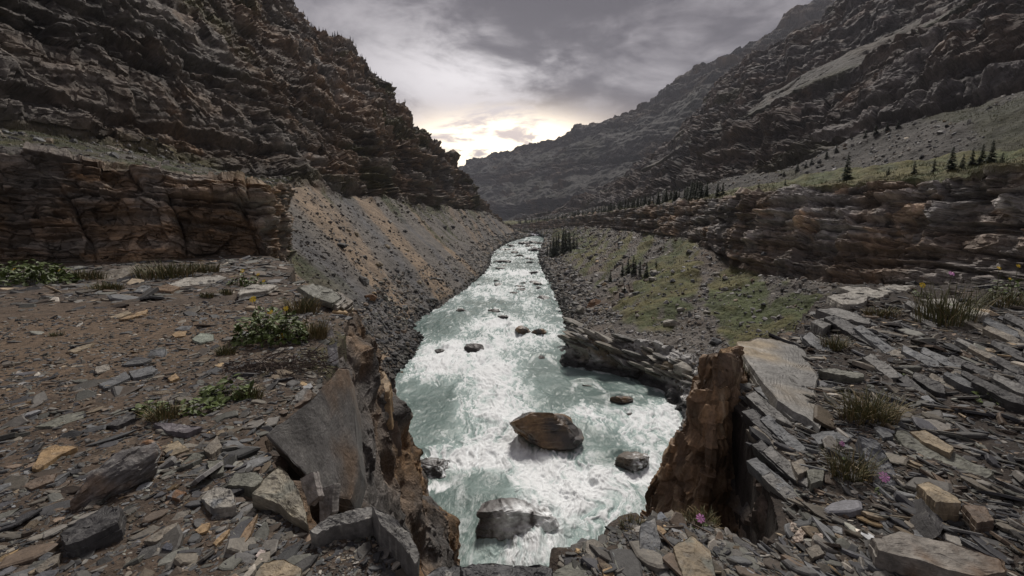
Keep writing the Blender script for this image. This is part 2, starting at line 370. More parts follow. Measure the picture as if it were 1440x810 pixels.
# ------------------------------------------------------------------ right bank, debris slope, terrace bluff, terrace top
def rb_station(yb, foot, top, bankh=(1.6, 0, .9), mid=None, tb=(26, 18, 4.5)):
    b = W(rbx(yb) - .8, yb, -1.0); b1 = W(rbx(yb), yb, 0) + np.array(bankh)
    f, t = PY(*foot), PY(*top)
    m = (b1 + f) / 2 + np.array([0, 0, -.5]) if mid is None else PY(*mid)
    t2 = t + np.array(tb) * .12 + np.array([0, 0, .15])
    return [b, b1, m, f, t, t2, t + np.array(tb)]
RB = [
 [W(3, 2, -1), W(7, 3, 2.0), W(20, 4, 6), W(27, 5, 9.0), W(29, 5, 15), W(33, 6, 15.6), W(60, 10, 21)],
 [W(7.2, 14, -1), W(9.5, 14, 2.2), W(17, 14.5, 6), W(25.5, 15, 9.0), W(27.5, 15.5, 15), W(31, 17, 15.6), W(60, 30, 22)],
 rb_station(22, (1440, 402, 22), (1440, 238, 24.5), (1.2, 0, 2.3)),
 rb_station(26, (1300, 402, 28.5), (1310, 250, 31.5), (1.2, 0, 2.5)),
 rb_station(30.5, (1140, 394, 36), (1180, 260, 40), (1.2, .3, 2.6)),
 rb_station(33.8, (1075, 385, 43), (1100, 268, 47), (1.5, .6, 2.6)),
 rb_station(36.5, (1032, 372, 53), (1030, 275, 58), (2.2, .5, 2.5)),
 rb_station(40, (1006, 350, 60), (1005, 279, 66), (2.4, 0, 2.0)),
 rb_station(47, (970, 337, 74), (975, 283, 80)),
 rb_station(58, (930, 330, 92), (935, 288, 98)),
 rb_station(74, (884, 324, 130), (884, 294, 136), tb=(34, 25, 4)),
 rb_station(100, (850, 320, 172), (850, 299, 178), tb=(40, 35, 4)),
 rb_station(139, (826, 319, 208), (826, 302, 214), tb=(46, 50, 4)),
 rb_station(200, (794, 320, 280), (796, 307, 288), tb=(46, 60, 4)),
 rb_station(262, (765, 322, 345), (765, 311, 355), tb=(46, 70, 4)),
 rb_station(318, (728, 322, 420), (728, 315.5, 430), tb=(10, 90, 4)),
 rb_station(360, (672, 322, 480), (672, 318, 490), tb=(10, 100, 4)),
]
P, u, vs = loft(RB, n_(1150), [n_(40), n_(110), n_(110), n_(200), n_(40), n_(60)])
N_ = normals(P); ut = np.broadcast_to(u, P.shape[:2])
k = 1
D, c, zz = cliff_relief(P, u, .3, 221, [(2.2, 4.2), (.75, 1.7), (.26, .8)], .62, dip=.02)
g1 = fbm(P, .16, 4, 231); g2 = fbm(P, .5, 4, 233)
bl = sstep(2.93, 3.03, vs[None, :] + .14 * fbm(P, .09, 4, 235)) * sstep(4.05, 3.98, vs[None, :] + .03 * g2)
ledge = sstep(.1, .3, vs)[None, :] * sstep(1.10, .96, vs[None, :] + .1 * g1) * sstep(20, 26, P[..., 1]) * sstep(50, 43, P[..., 1])
bout = fbm(stk(ut, 0 * ut, P[..., 2] * .3), .09, 3, 237) * 2.6
# smooth folded ledge at the water: rounded beds
fold = np.sin((P[..., 2] * 1.0 + .22 * ut + .9 * fbm(P, .22, 2, 239)) * 9.0); ff1, fr1 = facets(P + fbm(P, .5, 2, 238)[..., None] * .4, (1.6, 1.6, .8), 240); ff2, fr2 = facets(P, (.6, .6, .35), 242)
Dl = .05 * np.sign(fold) * np.abs(fold) ** .5 + .9 * fbm(P, .3, 3, 241) + .42 * ff1 + .16 * ff2
wz, wu = zz, ut
Ds = fbm(P, .14, 4, 243) * 1.5 + g2 * .5
D = (D + bout) * bl + Dl * ledge + Ds * (1 - bl) * (1 - ledge) * sstep(.5, 1.2, vs)[None, :] * sstep(0, .15, np.abs(vs - 3))[None, :]
cs = np.broadcast_to(SCREE, P.shape).astype(F32) * (1 + .55 * g2)[..., None]
cs = cmix(cs, BROWN, sstep(.0, .3, fbm(P, .11, 3, 247)) * .6)
gband = sstep(2.02, 2.3, vs)[None, :]
down = fbm(stk(ut * .9 - 6 * vs[None, :], 0 * ut, vs[None, :] * 1.6 + 0 * ut), .16, 4, 249)
grs = sstep(-.06, .09, down + .3 * g1 + .25 * g2 + .34 * np.exp(-((vs[None, :] - 2.1) / .75) ** 2) - .16) * sstep(1.15, 1.5, vs)[None, :]
grs = np.maximum(grs, sstep(3.95, 4.03, vs)[None, :] * sstep(-.6, -.2, g2))
gc = mix(GRASSG * 1.7, GRASSC * 1.75, sstep(-.35, .35, g2 + fbm(P, .08, 2, 3))[..., None])
cs = cmix(cs, gc, grs * .92)
top = sstep(3.97, 4.02, vs)[None, :] * sstep(5.3, 4.2, vs)[None, :]
cs = cmix(cs, np.array((.105, .085, .032), F32), top * sstep(-.2, .25, g2) * .75)
cl_ = np.array((.33, .325, .315), F32) * (1 + .2 * fold + .7 * (fr1 - .5) + .5 * (fr2 - .5))[..., None]
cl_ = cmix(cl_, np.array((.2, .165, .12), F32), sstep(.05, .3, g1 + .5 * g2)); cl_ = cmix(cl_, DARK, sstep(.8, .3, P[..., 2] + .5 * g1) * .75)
lum = c.mean(-1, keepdims=True); c = (lum + (c - lum) * .7) * 2.1
c = cmix(c, BROWN * 1.2, sstep(2.9, 3.4, vs)[None, :] * sstep(3.5, 3.1, vs)[None, :] * .5)
c = cmix(c, np.array((.21, .2, .185), F32), sstep(.05, .35, fbm(P, .1, 3, 251)) * .45)
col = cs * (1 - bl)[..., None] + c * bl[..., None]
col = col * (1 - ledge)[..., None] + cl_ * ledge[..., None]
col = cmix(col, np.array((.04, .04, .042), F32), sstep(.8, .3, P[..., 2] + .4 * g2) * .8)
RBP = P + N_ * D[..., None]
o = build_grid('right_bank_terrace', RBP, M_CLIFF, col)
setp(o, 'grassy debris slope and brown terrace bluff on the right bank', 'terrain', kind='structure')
RB_ = dict(P=RBP, vs=vs, N=N_, gr=grs)
# ------------------------------------------------------------------ right mountain
def S_(toe, scr, ctop, ufoot, sky, back=(60, 60, -20)):
    a = [PY(*toe), PY(*scr), PY(*ctop), PY(*ufoot), PY(*sky)]
    return a + [a[-1] + np.array(back)]
RM = [
 [W(52, 4, 17), W(80, 15, 36), W(100, 30, 95), W(112, 38, 100), W(190, 70, 220), W(260, 90, 200)],
 S_((1760, 190, 36), (1760, 20, 64), (1700, -260, 100), (1740, -330, 115), (1700, -560, 200)),
 S_((1440, 232, 46), (1440, 118, 80), (1450, -70, 130), (1480, -110, 145), (1420, -330, 240)),
 S_((1330, 243, 54), (1310, 158, 92), (1340, 20, 145), (1370, -12, 165), (1310, -180, 270)),
 S_((1230, 252, 66), (1215, 200, 108), (1235, 78, 165), (1260, 45, 188), (1225, -55, 300)),
 S_((1150, 262, 82), (1130, 228, 130), (1140, 118, 190), (1160, 90, 212), (1150, 20, 320)),
 S_((1080, 270, 105), (1050, 246, 160), (1070, 150, 215), (1085, 128, 235), (1090, 62, 340)),
 S_((1010, 280, 145), (980, 262, 205), (1010, 180, 250), (1020, 163, 270), (1035, 98, 370)),
 S_((950, 288, 195), (915, 276, 265), (960, 205, 300), (968, 196, 320), (985, 150, 400)),
 S_((895, 294, 255), (860, 287, 335), (905, 238, 360), (912, 232, 380), (935, 205, 430)),
 S_((845, 300, 320), (812, 296, 405), (850, 268, 425), (856, 264, 440), (870, 252, 470), (40, 60, -15)),
 S_((800, 305, 390), (772, 303, 470), (790, 292, 485), (795, 290, 495), (805, 285, 520), (40, 60, -10)),
 S_((762, 309, 450), (742, 308.5, 520), (748, 305, 530), (752, 304.5, 540), (758, 303, 560), (40, 60, -8)),
 S_((730, 313, 500), (712, 314, 560), (714, 313.5, 570), (716, 313.5, 580), (720, 313, 590), (40, 60, -6)),
]
P, u, vs = loft(RM, n_(950), [n_(90), n_(210), n_(40), n_(150), n_(14)])
N_ = normals(P); ut = np.broadcast_to(u, P.shape[:2])
D, c, zz = cliff_relief(P, u, 1.6, 321, [(7, 13), (2.4, 5), (.9, 2.2)], .42, craggy=1.5)
g1 = fbm(P, .045, 4, 331); g2 = fbm(P, .22, 4, 333)
v0 = vs[None, :]
rk = np.maximum(sstep(.95, 1.03, v0 + .15 * fbm(P, .03, 3, 335)) * sstep(2.06, 1.97, v0 + .05 * g2), sstep(2.85, 3.0, v0 + .1 * g2) * sstep(5, 4.3, v0))
flute = fbm(stk(ut, 0 * ut, P[..., 2] * .15), .045, 4, 337)
chut = sstep(2.0, 2.2, v0) * sstep(2.95, 2.8, v0); rk = np.maximum(rk, chut * sstep(-.05, .25, fbm(P, .05, 4, 351) + .3 * g2))
D = (D + flute * 9 * sstep(1, 1.3, v0)) * rk + (g2 * .9 + fbm(P, .03, 3, 339) * 4 * sstep(.1, .6, v0)) * (1 - rk)
sf = fbm(stk(ut - 14 * v0, 0 * ut, v0 * 2), .055, 4, 341)
cs = np.broadcast_to(SCREE * .5, P.shape).astype(F32) * (1 + .7 * g2)[..., None]
gm = sstep(.0, .25, sf + .3 * g1 + .25 * sstep(.45, .0, v0)) * sstep(1.2, .9, v0)
gm = np.maximum(gm, sstep(2.3, 1.98, v0) * sstep(1.95, 2.0, v0) * sstep(-.4, .0, g2 + g1))
cs = cmix(cs, mix(GRASSG, GRASSC, sstep(-.3, .3, g1)[..., None]) * .7, gm * .85)
cs = cmix(cs * .85, TAN * .45, sstep(2.05, 2.4, v0) * sstep(3.05, 2.8, v0) * sstep(-.2, .3, sf) * .6)
led = sstep(.18, .4, fbm(stk(ut * .35, 0 * ut, zz), .05, 3, 345))
lum = c.mean(-1, keepdims=True); c = (lum + (c - lum) * .55) * np.array((.86, .82, .82), F32)
c = cmix(c, GRASSC * .8, led * .55)
col = cs * (1 - rk)[..., None] + c * rk[..., None]
RMP = P + N_ * D[..., None]
o = build_grid('right_mountain_slope', RMP, M_CLIFF, col)
setp(o, 'dark fluted mountain cliffs and scree above the right terrace', 'mountain', kind='structure')
RM_ = dict(P=RMP, vs=vs, N=N_, gm=gm, rk=rk)
# ------------------------------------------------------------------ far mountain across the valley end
def FS(base, b0, b1, m, b2, sky, back=(40, 300, -60)):
    a = [PY(*base), PY(*b0), PY(*b1), PY(*m), PY(*b2), PY(*sky)]
    return a + [a[-1] + np.array(back)]
FM = [
 FS((560, 318, 1150), (560, 300, 1230), (560, 284, 1250), (560, 268, 1330), (560, 262, 1360), (560, 256, 1480)),
 FS((640, 318, 1050), (640, 296, 1130), (640, 280, 1150), (640, 262, 1250), (640, 252, 1280), (640, 240, 1420)),
 FS((668, 318, 980), (668, 298, 1050), (668, 282, 1070), (664, 256, 1220), (662, 244, 1250), (660, 226, 1400)),
 FS((700, 318, 880), (700, 303, 940), (700, 288, 955), (700, 256, 1120), (702, 240, 1150), (704, 213, 1340)),
 FS((745, 317, 800), (745, 301, 860), (745, 283, 875), (752, 250, 1040), (760, 232, 1070), (765, 201, 1260)),
 FS((800, 316, 720), (800, 296, 780), (802, 276, 795), (806, 244, 950), (810, 224, 980), (812, 183, 1180)),
 FS((850, 312, 660), (850, 288, 710), (852, 266, 725), (860, 236, 870), (862, 212, 900), (868, 166, 1110)),
 FS((900, 308, 600), (900, 278, 650), (905, 252, 665), (912, 224, 800), (915, 200, 830), (915, 142, 1040)),
 FS((960, 300, 560), (960, 262, 600), (962, 236, 615), (968, 206, 740), (972, 180, 770), (966, 104, 980)),
 FS((1020, 290, 540), (1020, 245, 580), (1022, 215, 595), (1026, 180, 700), (1030, 150, 730), (1022, 74, 940)),
 FS((1080, 280, 520), (1080, 230, 560), (1080, 195, 575), (1082, 150, 680), (1085, 115, 710), (1082, 44, 920)),
 FS((1150, 270, 520), (1150, 210, 560), (1150, 170, 575), (1150, 110, 680), (1150, 80, 710), (1142, 8, 900)),
 FS((1300, 250, 520), (1300, 190, 560), (1300, 150, 575), (1300, 80, 680), (1300, 40, 710), (1300, -70, 880)),
]
P, u, vs = loft(FM, n_(620), [n_(40), n_(60), n_(80), n_(50), n_(110), n_(10)])
N_ = normals(P); ut = np.broadcast_to(u, P.shape[:2]); v0 = vs[None, :]
D, c, zz = cliff_relief(P, u, 5, 421, [(22, 40), (8, 18), (3.2, 8)], .55)
g1 = fbm(P, .012, 4, 431); g2 = fbm(P, .06, 4, 433)
rk = np.maximum(sstep(.1, .3, fbm(P * [1, 1, 2.2], .02, 4, 451)) * sstep(.6, 1, v0), np.maximum(sstep(.92, 1.02, v0 + .2 * g1) * sstep(2.08, 1.96, v0 + .1 * g1), np.maximum(sstep(2.9, 3.05, v0 + .2 * g1) * sstep(4.1, 3.9, v0 + .2 * g1), sstep(4.45, 4.7, v0 + .3 * g1) * sstep(6, 5.3, v0))))
gul = fbm(P * [1, 1, .45], .011, 5, 437, .55)
D = D * (.25 + .75 * rk) + gul * 18 * sstep(.1, 1, v0) + g2 * 3
sf = fbm(stk(ut - 30 * v0, 0 * ut, v0 * 3), .02, 4, 441)
cs = cmix(np.broadcast_to(SCREE, P.shape).astype(F32), GRASSC * 1.3, sstep(-.1, .3, sf + .4 * g1) * .75)
cs = cmix(cs * .75, np.array((.15, .14, .13), F32), sstep(.2, .45, -sf) * .6)
cs = cs * (1 + .8 * g2)[..., None] * .27
col = cs * (1 - rk)[..., None] + (c * .55) * rk[..., None]
FMP = P + N_ * D[..., None]
o = build_grid('far_mountain', FMP, M_FAR, col)
setp(o, 'hazy banded mountain range closing the end of the valley', 'mountain', kind='structure')
FM_ = dict(P=FMP, vs=vs)
# ------------------------------------------------------------------ near ledges (ground sheet with its gorge walls)
Z0 = 10.35
POLY = [(-60, 24), (-12, 22.5), (-8.2, 17)] + [tuple(PZ(a, b, Z0)[:2]) for a, b in
  [(402, 391), (450, 402), (492, 416), (489, 440), (468, 500), (445, 540), (392, 580), (366, 606), (384, 640), (408, 682), (432, 738), (480, 720), (530, 714), (565, 742), (592, 785), (606, 803), (700, 799), (782, 793), (784, 738), (836, 732), (868, 694), (940, 698), (1010, 716), (1062, 738), (1108, 722), (1092, 660), (1068, 600), (1034, 548), (1030, 486), (1108, 470), (1132, 440), (1176, 404), (1300, 402), (1440, 402)]] + [(60, 14), (60, -8), (-60, -8)]
POLY = np.array(POLY)
def sdist(x, y):
    d2 = np.full(x.shape, 1e9); ins = np.zeros(x.shape, bool); uu = np.zeros(x.shape); acc = 0
    n = len(POLY)
    for i in range(n):
        a, b = POLY[i], POLY[(i + 1) % n]; e = b - a; L2 = e @ e
        t = np.clip(((x - a[0]) * e[0] + (y - a[1]) * e[1]) / L2, 0, 1)
        q = (x - a[0] - t * e[0]) ** 2 + (y - a[1] - t * e[1]) ** 2
        m = q < d2; d2 = np.where(m, q, d2); uu = np.where(m, acc + t * math.sqrt(L2), uu); acc += math.sqrt(L2)
        cr = (a[1] > y) != (b[1] > y)
        with np.errstate(divide='ignore', invalid='ignore'):
            ins ^= cr & (x < (b[0] - a[0]) * (y - a[1]) / (b[1] - a[1] + 1e-12) + a[0])
    return np.where(ins, -1, 1) * np.sqrt(d2), uu
nA, nR = n_(1500), n_(900)
AZ = np.radians(np.linspace(-66, 66, nA)); LR = np.linspace(math.log(.9), math.log(34), nR)
R_ = np.exp(LR)[:, None]; gx = (R_ * np.sin(AZ)[None]); gy = (R_ * np.cos(AZ)[None])
P2 = np.stack([gx, gy, 0 * gx], -1)
sd, su = sdist(gx, gy)
rag = fbm(P2, 1.6, 4, 501) * .09 * np.clip(R_ / 4, .35, 1.5) - .02
sdr = sd + rag
lft = sstep(.4, -.4, gx)
base = Z0 + .10 * fbm(P2, .25, 3, 511) + .05 * fbm(P2, 1.1, 4, 513, .6) + .018 * fbm(P2, 5, 4, 515, .65)
base = base + .012 * np.clip(gx - 2.5, 0, 12)
# shale beds striking away from the viewer on the right, tilted so that their edges step
bs = gx * .93 + gy * .37 + .25 * fbm(P2, .4, 3, 517); wv = bs / .23 + .8 * np.sin(bs * 2.1); fr = wv - np.floor(wv)
bh = h01(np.floor(wv), np.floor(gy * .6 + 9 * h01(np.floor(wv), 0 * wv, 3)), 9)
shale = sstep(1.6, 2.6, gx)
base = base + shale * (.06 * (fr - .5) * (.3 + bh) + .06 * (bh - .5))
bs2 = gx * .5 - gy * .8 + .3 * fbm(P2, .5, 3, 527); w2 = bs2 / .3; f2 = w2 - np.floor(w2)
# crumbling rim
base = base - .12 * np.exp(-np.maximum(-sdr, 0) / .22) * (1 + fbm(P2, 2.2, 3, 521))
lw = sstep(.4, -.3, gx + .12 * np.clip(gy - 2, 0, 3))
sl1 = 40. + 0 * gx; sl2 = sl1; d0 = 9. + 0 * gx

sl2 = np.where(sl1 < 2, sl1, sl2)
def drop(d): return np.minimum(d, d0) * sl1 + np.maximum(d - d0, 0) * sl2
zf = base - drop(np.maximum(sdr, 0))
PW = np.stack([gx, gy, zf], -1)
v1, b1, j1 = masonry(zf + .35 * gx, su + .5 * fbm(PW, .5, 2, 531), .8, 1.3, 533)
v2, b2, j2 = masonry(zf + .35 * gx + .2 * fbm(PW, 1.0, 2, 535), su, .22, .5, 537)
dd = np.maximum(sdr, 0)
step = (.55 * (v1 - .5) + .35 * (b1 - .5) + .16 * (v2 - .5) + .25 * fbm(PW, .8, 4, 539)) * sstep(.02, .5, dd)
zf = base - drop(np.maximum(dd + step * .45, 0))
zf = np.maximum(zf, -1.6)
wallm = sstep(.0, .08, dd)
s1 = fbm(P2, .5, 4, 551); s2 = fbm(P2, 3, 4, 553); s3 = fbm(P2, 12, 3, 555)
soil = cmix(np.broadcast_to(np.array((.085, .062, .045), F32), P2.shape).astype(F32), np.array((.05, .04, .033), F32), sstep(-.2, .3, s1))
soil = cmix(soil, np.array((.034, .028, .024), F32), sstep(.2, 1.2, gx) * .85)  # dark soil on the right, darkened further to paint deeper shadow between stones
soil = cmix(soil, np.array((.15, .12, .09), F32), sstep(.12, .4, s2) * .5)
pathm = np.exp(-((gx + 6.2) / 3.2) ** 2 - ((gy - 6.0) / 2.6) ** 2)
soil = cmix(soil, np.array((.125, .088, .058), F32), np.clip(pathm * 1.2, 0, .9)); soil = soil * (1 + .7 * s3)[..., None]
moss = sstep(.22, .45, s1 + .5 * s2) * sstep(1.2, .1, -sd)
soil = cmix(soil, np.array((.05, .05, .016), F32), moss * .8)
wall = cmix(np.broadcast_to(np.array((.105, .10, .098), F32), P2.shape).astype(F32), np.array((.16, .105, .06), F32), sstep(-.05, .3, fbm(PW, .45, 4, 561) + .25 * (v1 - .5) + .15 * sstep(5, 8, gy)))
wall = cmix(wall, DARK, sstep(.1, .4, fbm(PW, .7, 4, 563)) * .7); wall = wall * (1 + .7 * (v2 - .5) + .4 * (v1 - .5))[..., None]
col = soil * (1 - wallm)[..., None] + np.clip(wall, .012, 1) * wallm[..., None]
GZ = zf
GP = np.stack([gx, gy, zf], -1)
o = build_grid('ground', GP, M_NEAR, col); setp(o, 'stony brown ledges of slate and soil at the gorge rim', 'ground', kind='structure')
def ground_z(x, y):
    x = np.asarray(x, float); y = np.asarray(y, float)
    a = (np.arctan2(x, y) - AZ[0]) / (AZ[1] - AZ[0]); r = (np.log(np.hypot(x, y) + 1e-9) - LR[0]) / (LR[1] - LR[0])
    a = np.clip(a, 0, nA - 1.001); r = np.clip(r, 0, nR - 1.001); i, j = r.astype(int), a.astype(int); fr_, fa = r - i, a - j
    return (GZ[i, j] * (1 - fr_) * (1 - fa) + GZ[i + 1, j] * fr_ * (1 - fa) + GZ[i, j + 1] * (1 - fr_) * fa + GZ[i + 1, j + 1] * fr_ * fa)
def G(px, py):
    d = ray(px, py); t = np.exp(np.linspace(math.log(.9), math.log(34), 900)); Q = EYE + d * t[:, None]
    hit = np.nonzero(Q[:, 2] < ground_z(Q[:, 0], Q[:, 1]))[0]
    k = hit[0] if len(hit) else 899
    return Q[k], t[k] / FPX
# ------------------------------------------------------------------ river
nY, nX = n_(1250), n_(620)
q = np.linspace(1 / 7.5, 1 / 440., nY); yy = (1 / q)[:, None]
xx = (lbx(yy) - 2.5) + (rbx(yy) - lbx(yy) + 5.0) * np.linspace(0, 1, nX)[None]
WP = stk(xx, yy + 0 * xx, 0 * xx)
def wb(px, py, rx, ry, a):
    c = PZ(px, py, 0); s = np.linalg.norm(c - EYE) / FPX
    dy = abs(PZ(px, py - ry, 0)[1] - PZ(px, py + ry, 0)[1]) / 2
    return c[0], c[1], rx * s, dy, a
FOAM = [wb(*a) for a in [(665, 500, 60, 32, .8), (700, 555, 70, 40, .75), (690, 455, 60, 10, .9), (615, 505, 26, 26, .9), (740, 470, 40, 14, .55), (700, 600, 60, 35, .5), (735, 655, 60, 30, .8),
  (850, 600, 30, 40, .5), (820, 580, 20, 22, .8), (905, 590, 60, 28, .85), (935, 570, 25, 14, .75), (800, 700, 75, 40, .8), (740, 755, 45, 45, 1.2), (640, 650, 55, 16, .9), (700, 640, 60, 16, .5), (820, 655, 20, 40, .55), (640, 750, 25, 12, .6), (620, 770, 30, 8, .45),
  (900, 650, 30, 30, .55), (740, 350, 25, 8, .35), (720, 385, 40, 8, .5), (700, 412, 40, 10, .55), (750, 430, 20, 10, .4), (845, 665, 30, 14, .6), (710, 520, 30, 15, .5)]]
CALM = [wb(*a) for a in [(600, 575, 42, 50, 1.1), (860, 545, 80, 26, 1.0), (650, 700, 66, 46, 1.2), (790, 545, 45, 30, .7), (650, 720, 30, 35, .5), (625, 455, 45, 14, .7), (745, 515, 35, 18, .3), (845, 625, 40, 34, 1.0), (640, 760, 40, 24, .6), (690, 425, 30, 5, .3)]]
I = .16 + .10 * fbm(WP, .05, 2, 601)
for x, y, rx, ry, a in FOAM: I = I + a * np.exp(-((xx - x) / rx) ** 2 - ((yy - y) / ry) ** 2)
for x, y, rx, ry, a in CALM: I = I - a * np.exp(-((xx - x) / rx) ** 2 - ((yy - y) / ry) ** 2)
Iu = sstep(60, 90, yy)                                                    # upstream: a chain of low white steps
I = I + Iu * (.10 + .75 * fbm(stk(xx * .25, yy * .5, 0 * xx), .20, 3, 603))
wx_ = fbm(WP, .30, 3, 605); wy_ = fbm(WP, .30, 3, 607)
wx2 = fbm(WP, 1.1, 3, 609); wy2 = fbm(WP, 1.1, 3, 611)
FQ = stk(xx * 1.0 + 1.2 * wx_ + .40 * wx2, yy * .42 + .9 * wy_ + .28 * wy2, 0 * xx)
FR = lambda f, o, sd_: 1 - np.abs(fbm(FQ, f, o, sd_, .55)) * 2.6
r1, r2, r3 = FR(.5, 4, 613), FR(1.3, 4, 615), FR(3.0, 3, 617)
bl_ = fbm(FQ, .7, 5, 619, .58); fine = fbm(stk(xx, yy * .6, 0 * xx), 5.0, 3, 621)
I = np.clip(I, -.4, 1.15)
# dense white where the water breaks, laced filaments around it, thin streaks in the calm
dense = sstep(.52, 1.42, .95 * I + 1.0 * bl_ + .28 * r2 + .2 * fine)
lace = sstep(.56, .92, .46 * r2 + .26 * r1 + .34 * r3 + .2 * fine) * sstep(.0, .62, I + .6 * bl_)
thread = sstep(.80, .98, .62 * r1 + .38 * r2 + .1 * fine) * .5
foam = np.clip(np.maximum(dense, .8 * lace + .2 * dense), 0, 1); foam = np.maximum(foam, thread * sstep(-.5, .0, I))
aer = sstep(-.1, .9, I + .6 * bl_ + .15 * r1)
RIV = []   # in-stream rocks: x, y, rx, ry, height
def riv(px, py, w, h, up, **k):
    c = PZ(px, py, 0); s = np.linalg.norm(c - EYE) / FPX
    RIV.append((c[0], c[1], w * s / 2, h, up, k)); return RIV[-1]
riv(768, 622, 88, 1.6, 1.45, tag=('broad wet brown boulder in the middle of the foaming river', 1))
riv(886, 652, 42, 1.0, .75, tag=('dark wet boulder under a small spill, right of the big brown midstream boulder', 2))
riv(872, 563, 30, .7, .75, tag=('rounded brown boulder in calm water below the right rock ledge', 3))
riv(884, 582, 18, .4, .25, tag=('small brown rock just downstream of the rounded boulder by the right ledge', 4))
riv(667, 493, 27, .85, .9, tag=('dark brown boulder standing in green water off the black stony point', 5))
riv(761, 504, 22, .6, .35, tag=('low reddish rock near the tip of the right rock ledge', 6))
riv(736, 468, 24, 1.0, .9, tag=('brown boulder beside the little white waterfall', 7))
riv(757, 470, 20, .9, .9, tag=('ochre boulder between the little waterfall and the right bank', 8))
riv(604, 655, 58, 1.2, .5, tag=('dark half-drowned rock with white water spilling off its right side, by the left wall', 9))
riv(586, 672, 26, .7, .6, tag=('black rock tight against the foot of the left gorge wall', 10))
riv(716, 748, 100, 1.9, .85, tag=('big black rock with a white veil of water pouring over it, nearest the viewer', 11))
riv(696, 438, 22, .9, .5, tag=('dark rock at the lip of the upper white step', 12))
riv(708, 447, 24, .9, .45, tag=('dark wet rock just below the lip of the upper white step', 13))
riv(645, 437, 20, .8, .5, tag=('small dark rock off the left bank above the black point', 14))
riv(764, 419, 26, .9, .6, tag=('wide dark rock close to the right bank, upstream of the white step', 15))
riv(722, 412, 18, .7, .5, tag=('small dark rock in the upper rapid, middle one of a short row', 16))
riv(620, 493, 22, .6, .35, tag=('low black rock wet with foam beside the black stony point', 17))
riv(823, 541, 26, .5, .2, tag=('pale low rock awash in the pool under the right ledge', 18))
riv(700, 400, 16, .8, .5, tag=('lone dark rock in a smooth patch of the upper river', 19))
rr = np.random.default_rng(12); nfar = 0
while nfar < 44:
    y = math.exp(rr.uniform(math.log(78), math.log(270))); f = rr.uniform(.08, .92); x = lbx(y) + f * (rbx(y) - lbx(y))
    s = y / FPX; w = rr.uniform(7, 19); RIV.append((x, y, w * s / 2, w * s * .42, rr.uniform(.4, .8), dict(tag=None))); nfar += 1
H = .20 * fbm(FQ, .8, 4, 631) + .05 * np.clip(I + .2, 0, 1) * (r2 - .4) + .03 * (r3 - .4) * np.clip(I + .3, 0, 1) + (.46 * np.clip(I, 0, 1.1)) * (fbm(FQ, .55, 3, 633) + .35 * fbm(FQ, 1.9, 3, 635)) + .05 * foam * (r3 + fine) + .035 * fbm(WP, 2.5, 2, 637)
H = H * np.clip(yy / 40, 1, 1.8)
for n, (x, y, r, h, up, k) in enumerate(RIV[:19]):
    rx = r * 1.15; e = ((xx - x) / (rx * 1.3)) ** 2
    d_dn = (y - yy) / (r * 1.0)                       # downstream is towards the viewer
    cush = np.exp(-e - ((d_dn + 1.2) / .55) ** 2); hole = np.exp(-e * 1.3 - ((d_dn - 1.5) / .6) ** 2) * (n in (0, 1, 6, 7, 8, 11, 12))
    H = H + min(.3, .35 * r) * cush - min(.10, .15 * r) * hole
    wake = np.exp(-(np.abs(xx - x) / rx - .95 - .18 * d_dn) ** 2 / .10) * sstep(-1.2, .2, d_dn) * sstep(5, 1.0, d_dn)
    foam = np.maximum(foam, np.clip(wake * (.25 + 1.0 * bl_ + .5 * r2 * .6 + .3 * fine), 0, 1) * .8)
    foam = np.maximum(foam, sstep(.25, .7, hole * (1.0 + 1.2 * bl_ + .6 * r2 - .4)) * .9)
# tall pour-over in front: a smooth hump that breaks to white on its near, right side
hx, hy, hr = RIV[10][0], RIV[10][1], RIV[10][2]
hump = np.exp(-((xx - hx - .25) / (hr * 1.15)) ** 2 - ((yy - hy) / (hr * 1.3)) ** 2)
H = H + .55 * hump
pour = sstep(.15, .5, hump) * sstep(-.3, .35, (xx - hx) / hr - .25 * (yy - hy) / hr)
foam = np.maximum(foam * (1 - .8 * sstep(.2, .6, hump)), pour * np.clip(.62 + .9 * fbm(stk(xx * 3.2, yy * .8, 0 * xx), 1.3, 3, 641) + .3 * fine, 0, 1))
thin = np.exp(-((xx - hx + .35 * hr) / (hr * .45)) ** 2 - ((yy - hy) / (hr * 1.1)) ** 2)
foam = foam * (1 - .9 * sstep(.3, .7, thin))
bankd = np.minimum(xx - lbx(yy), rbx(yy) - xx)
foam = np.maximum(foam, .5 * sstep(.9, .1, np.abs(bankd)) * sstep(.0, .35, bl_ + .3 * r2 - .1))
WP[..., 2] = H
m, nt, b = nt_new('glacial_water'); N, L = nt.nodes, nt.links
at = N.new('ShaderNodeAttribute'); at.attribute_name = 'foam'; at2 = N.new('ShaderNodeAttribute'); at2.attribute_name = 'air'
ge = N.new('ShaderNodeNewGeometry'); mp = N.new('ShaderNodeMapping'); mp.inputs['Scale'].default_value = (1.6, .7, 1); L.new(ge.outputs['Position'], mp.inputs[0])
n1 = N.new('ShaderNodeTexNoise'); n1.inputs['Scale'].default_value = 3.6; n1.inputs['Detail'].default_value = 9; n1.inputs['Distortion'].default_value = 1.2; n1.inputs['Roughness'].default_value = .65; L.new(mp.outputs[0], n1.inputs['Vector'])
n2 = N.new('ShaderNodeTexNoise'); n2.inputs['Scale'].default_value = .25; n2.inputs['Detail'].default_value = 4; L.new(ge.outputs['Position'], n2.inputs['Vector'])
ad = N.new('ShaderNodeMath'); ad.operation = 'MULTIPLY_ADD'; ad.inputs[1].default_value = .9; L.new(n1.outputs['Fac'], ad.inputs[0])
sb = N.new('ShaderNodeMath'); sb.operation = 'SUBTRACT'; sb.inputs[1].default_value = .42; L.new(at.outputs['Fac'], sb.inputs[0]); L.new(sb.outputs[0], ad.inputs[2])
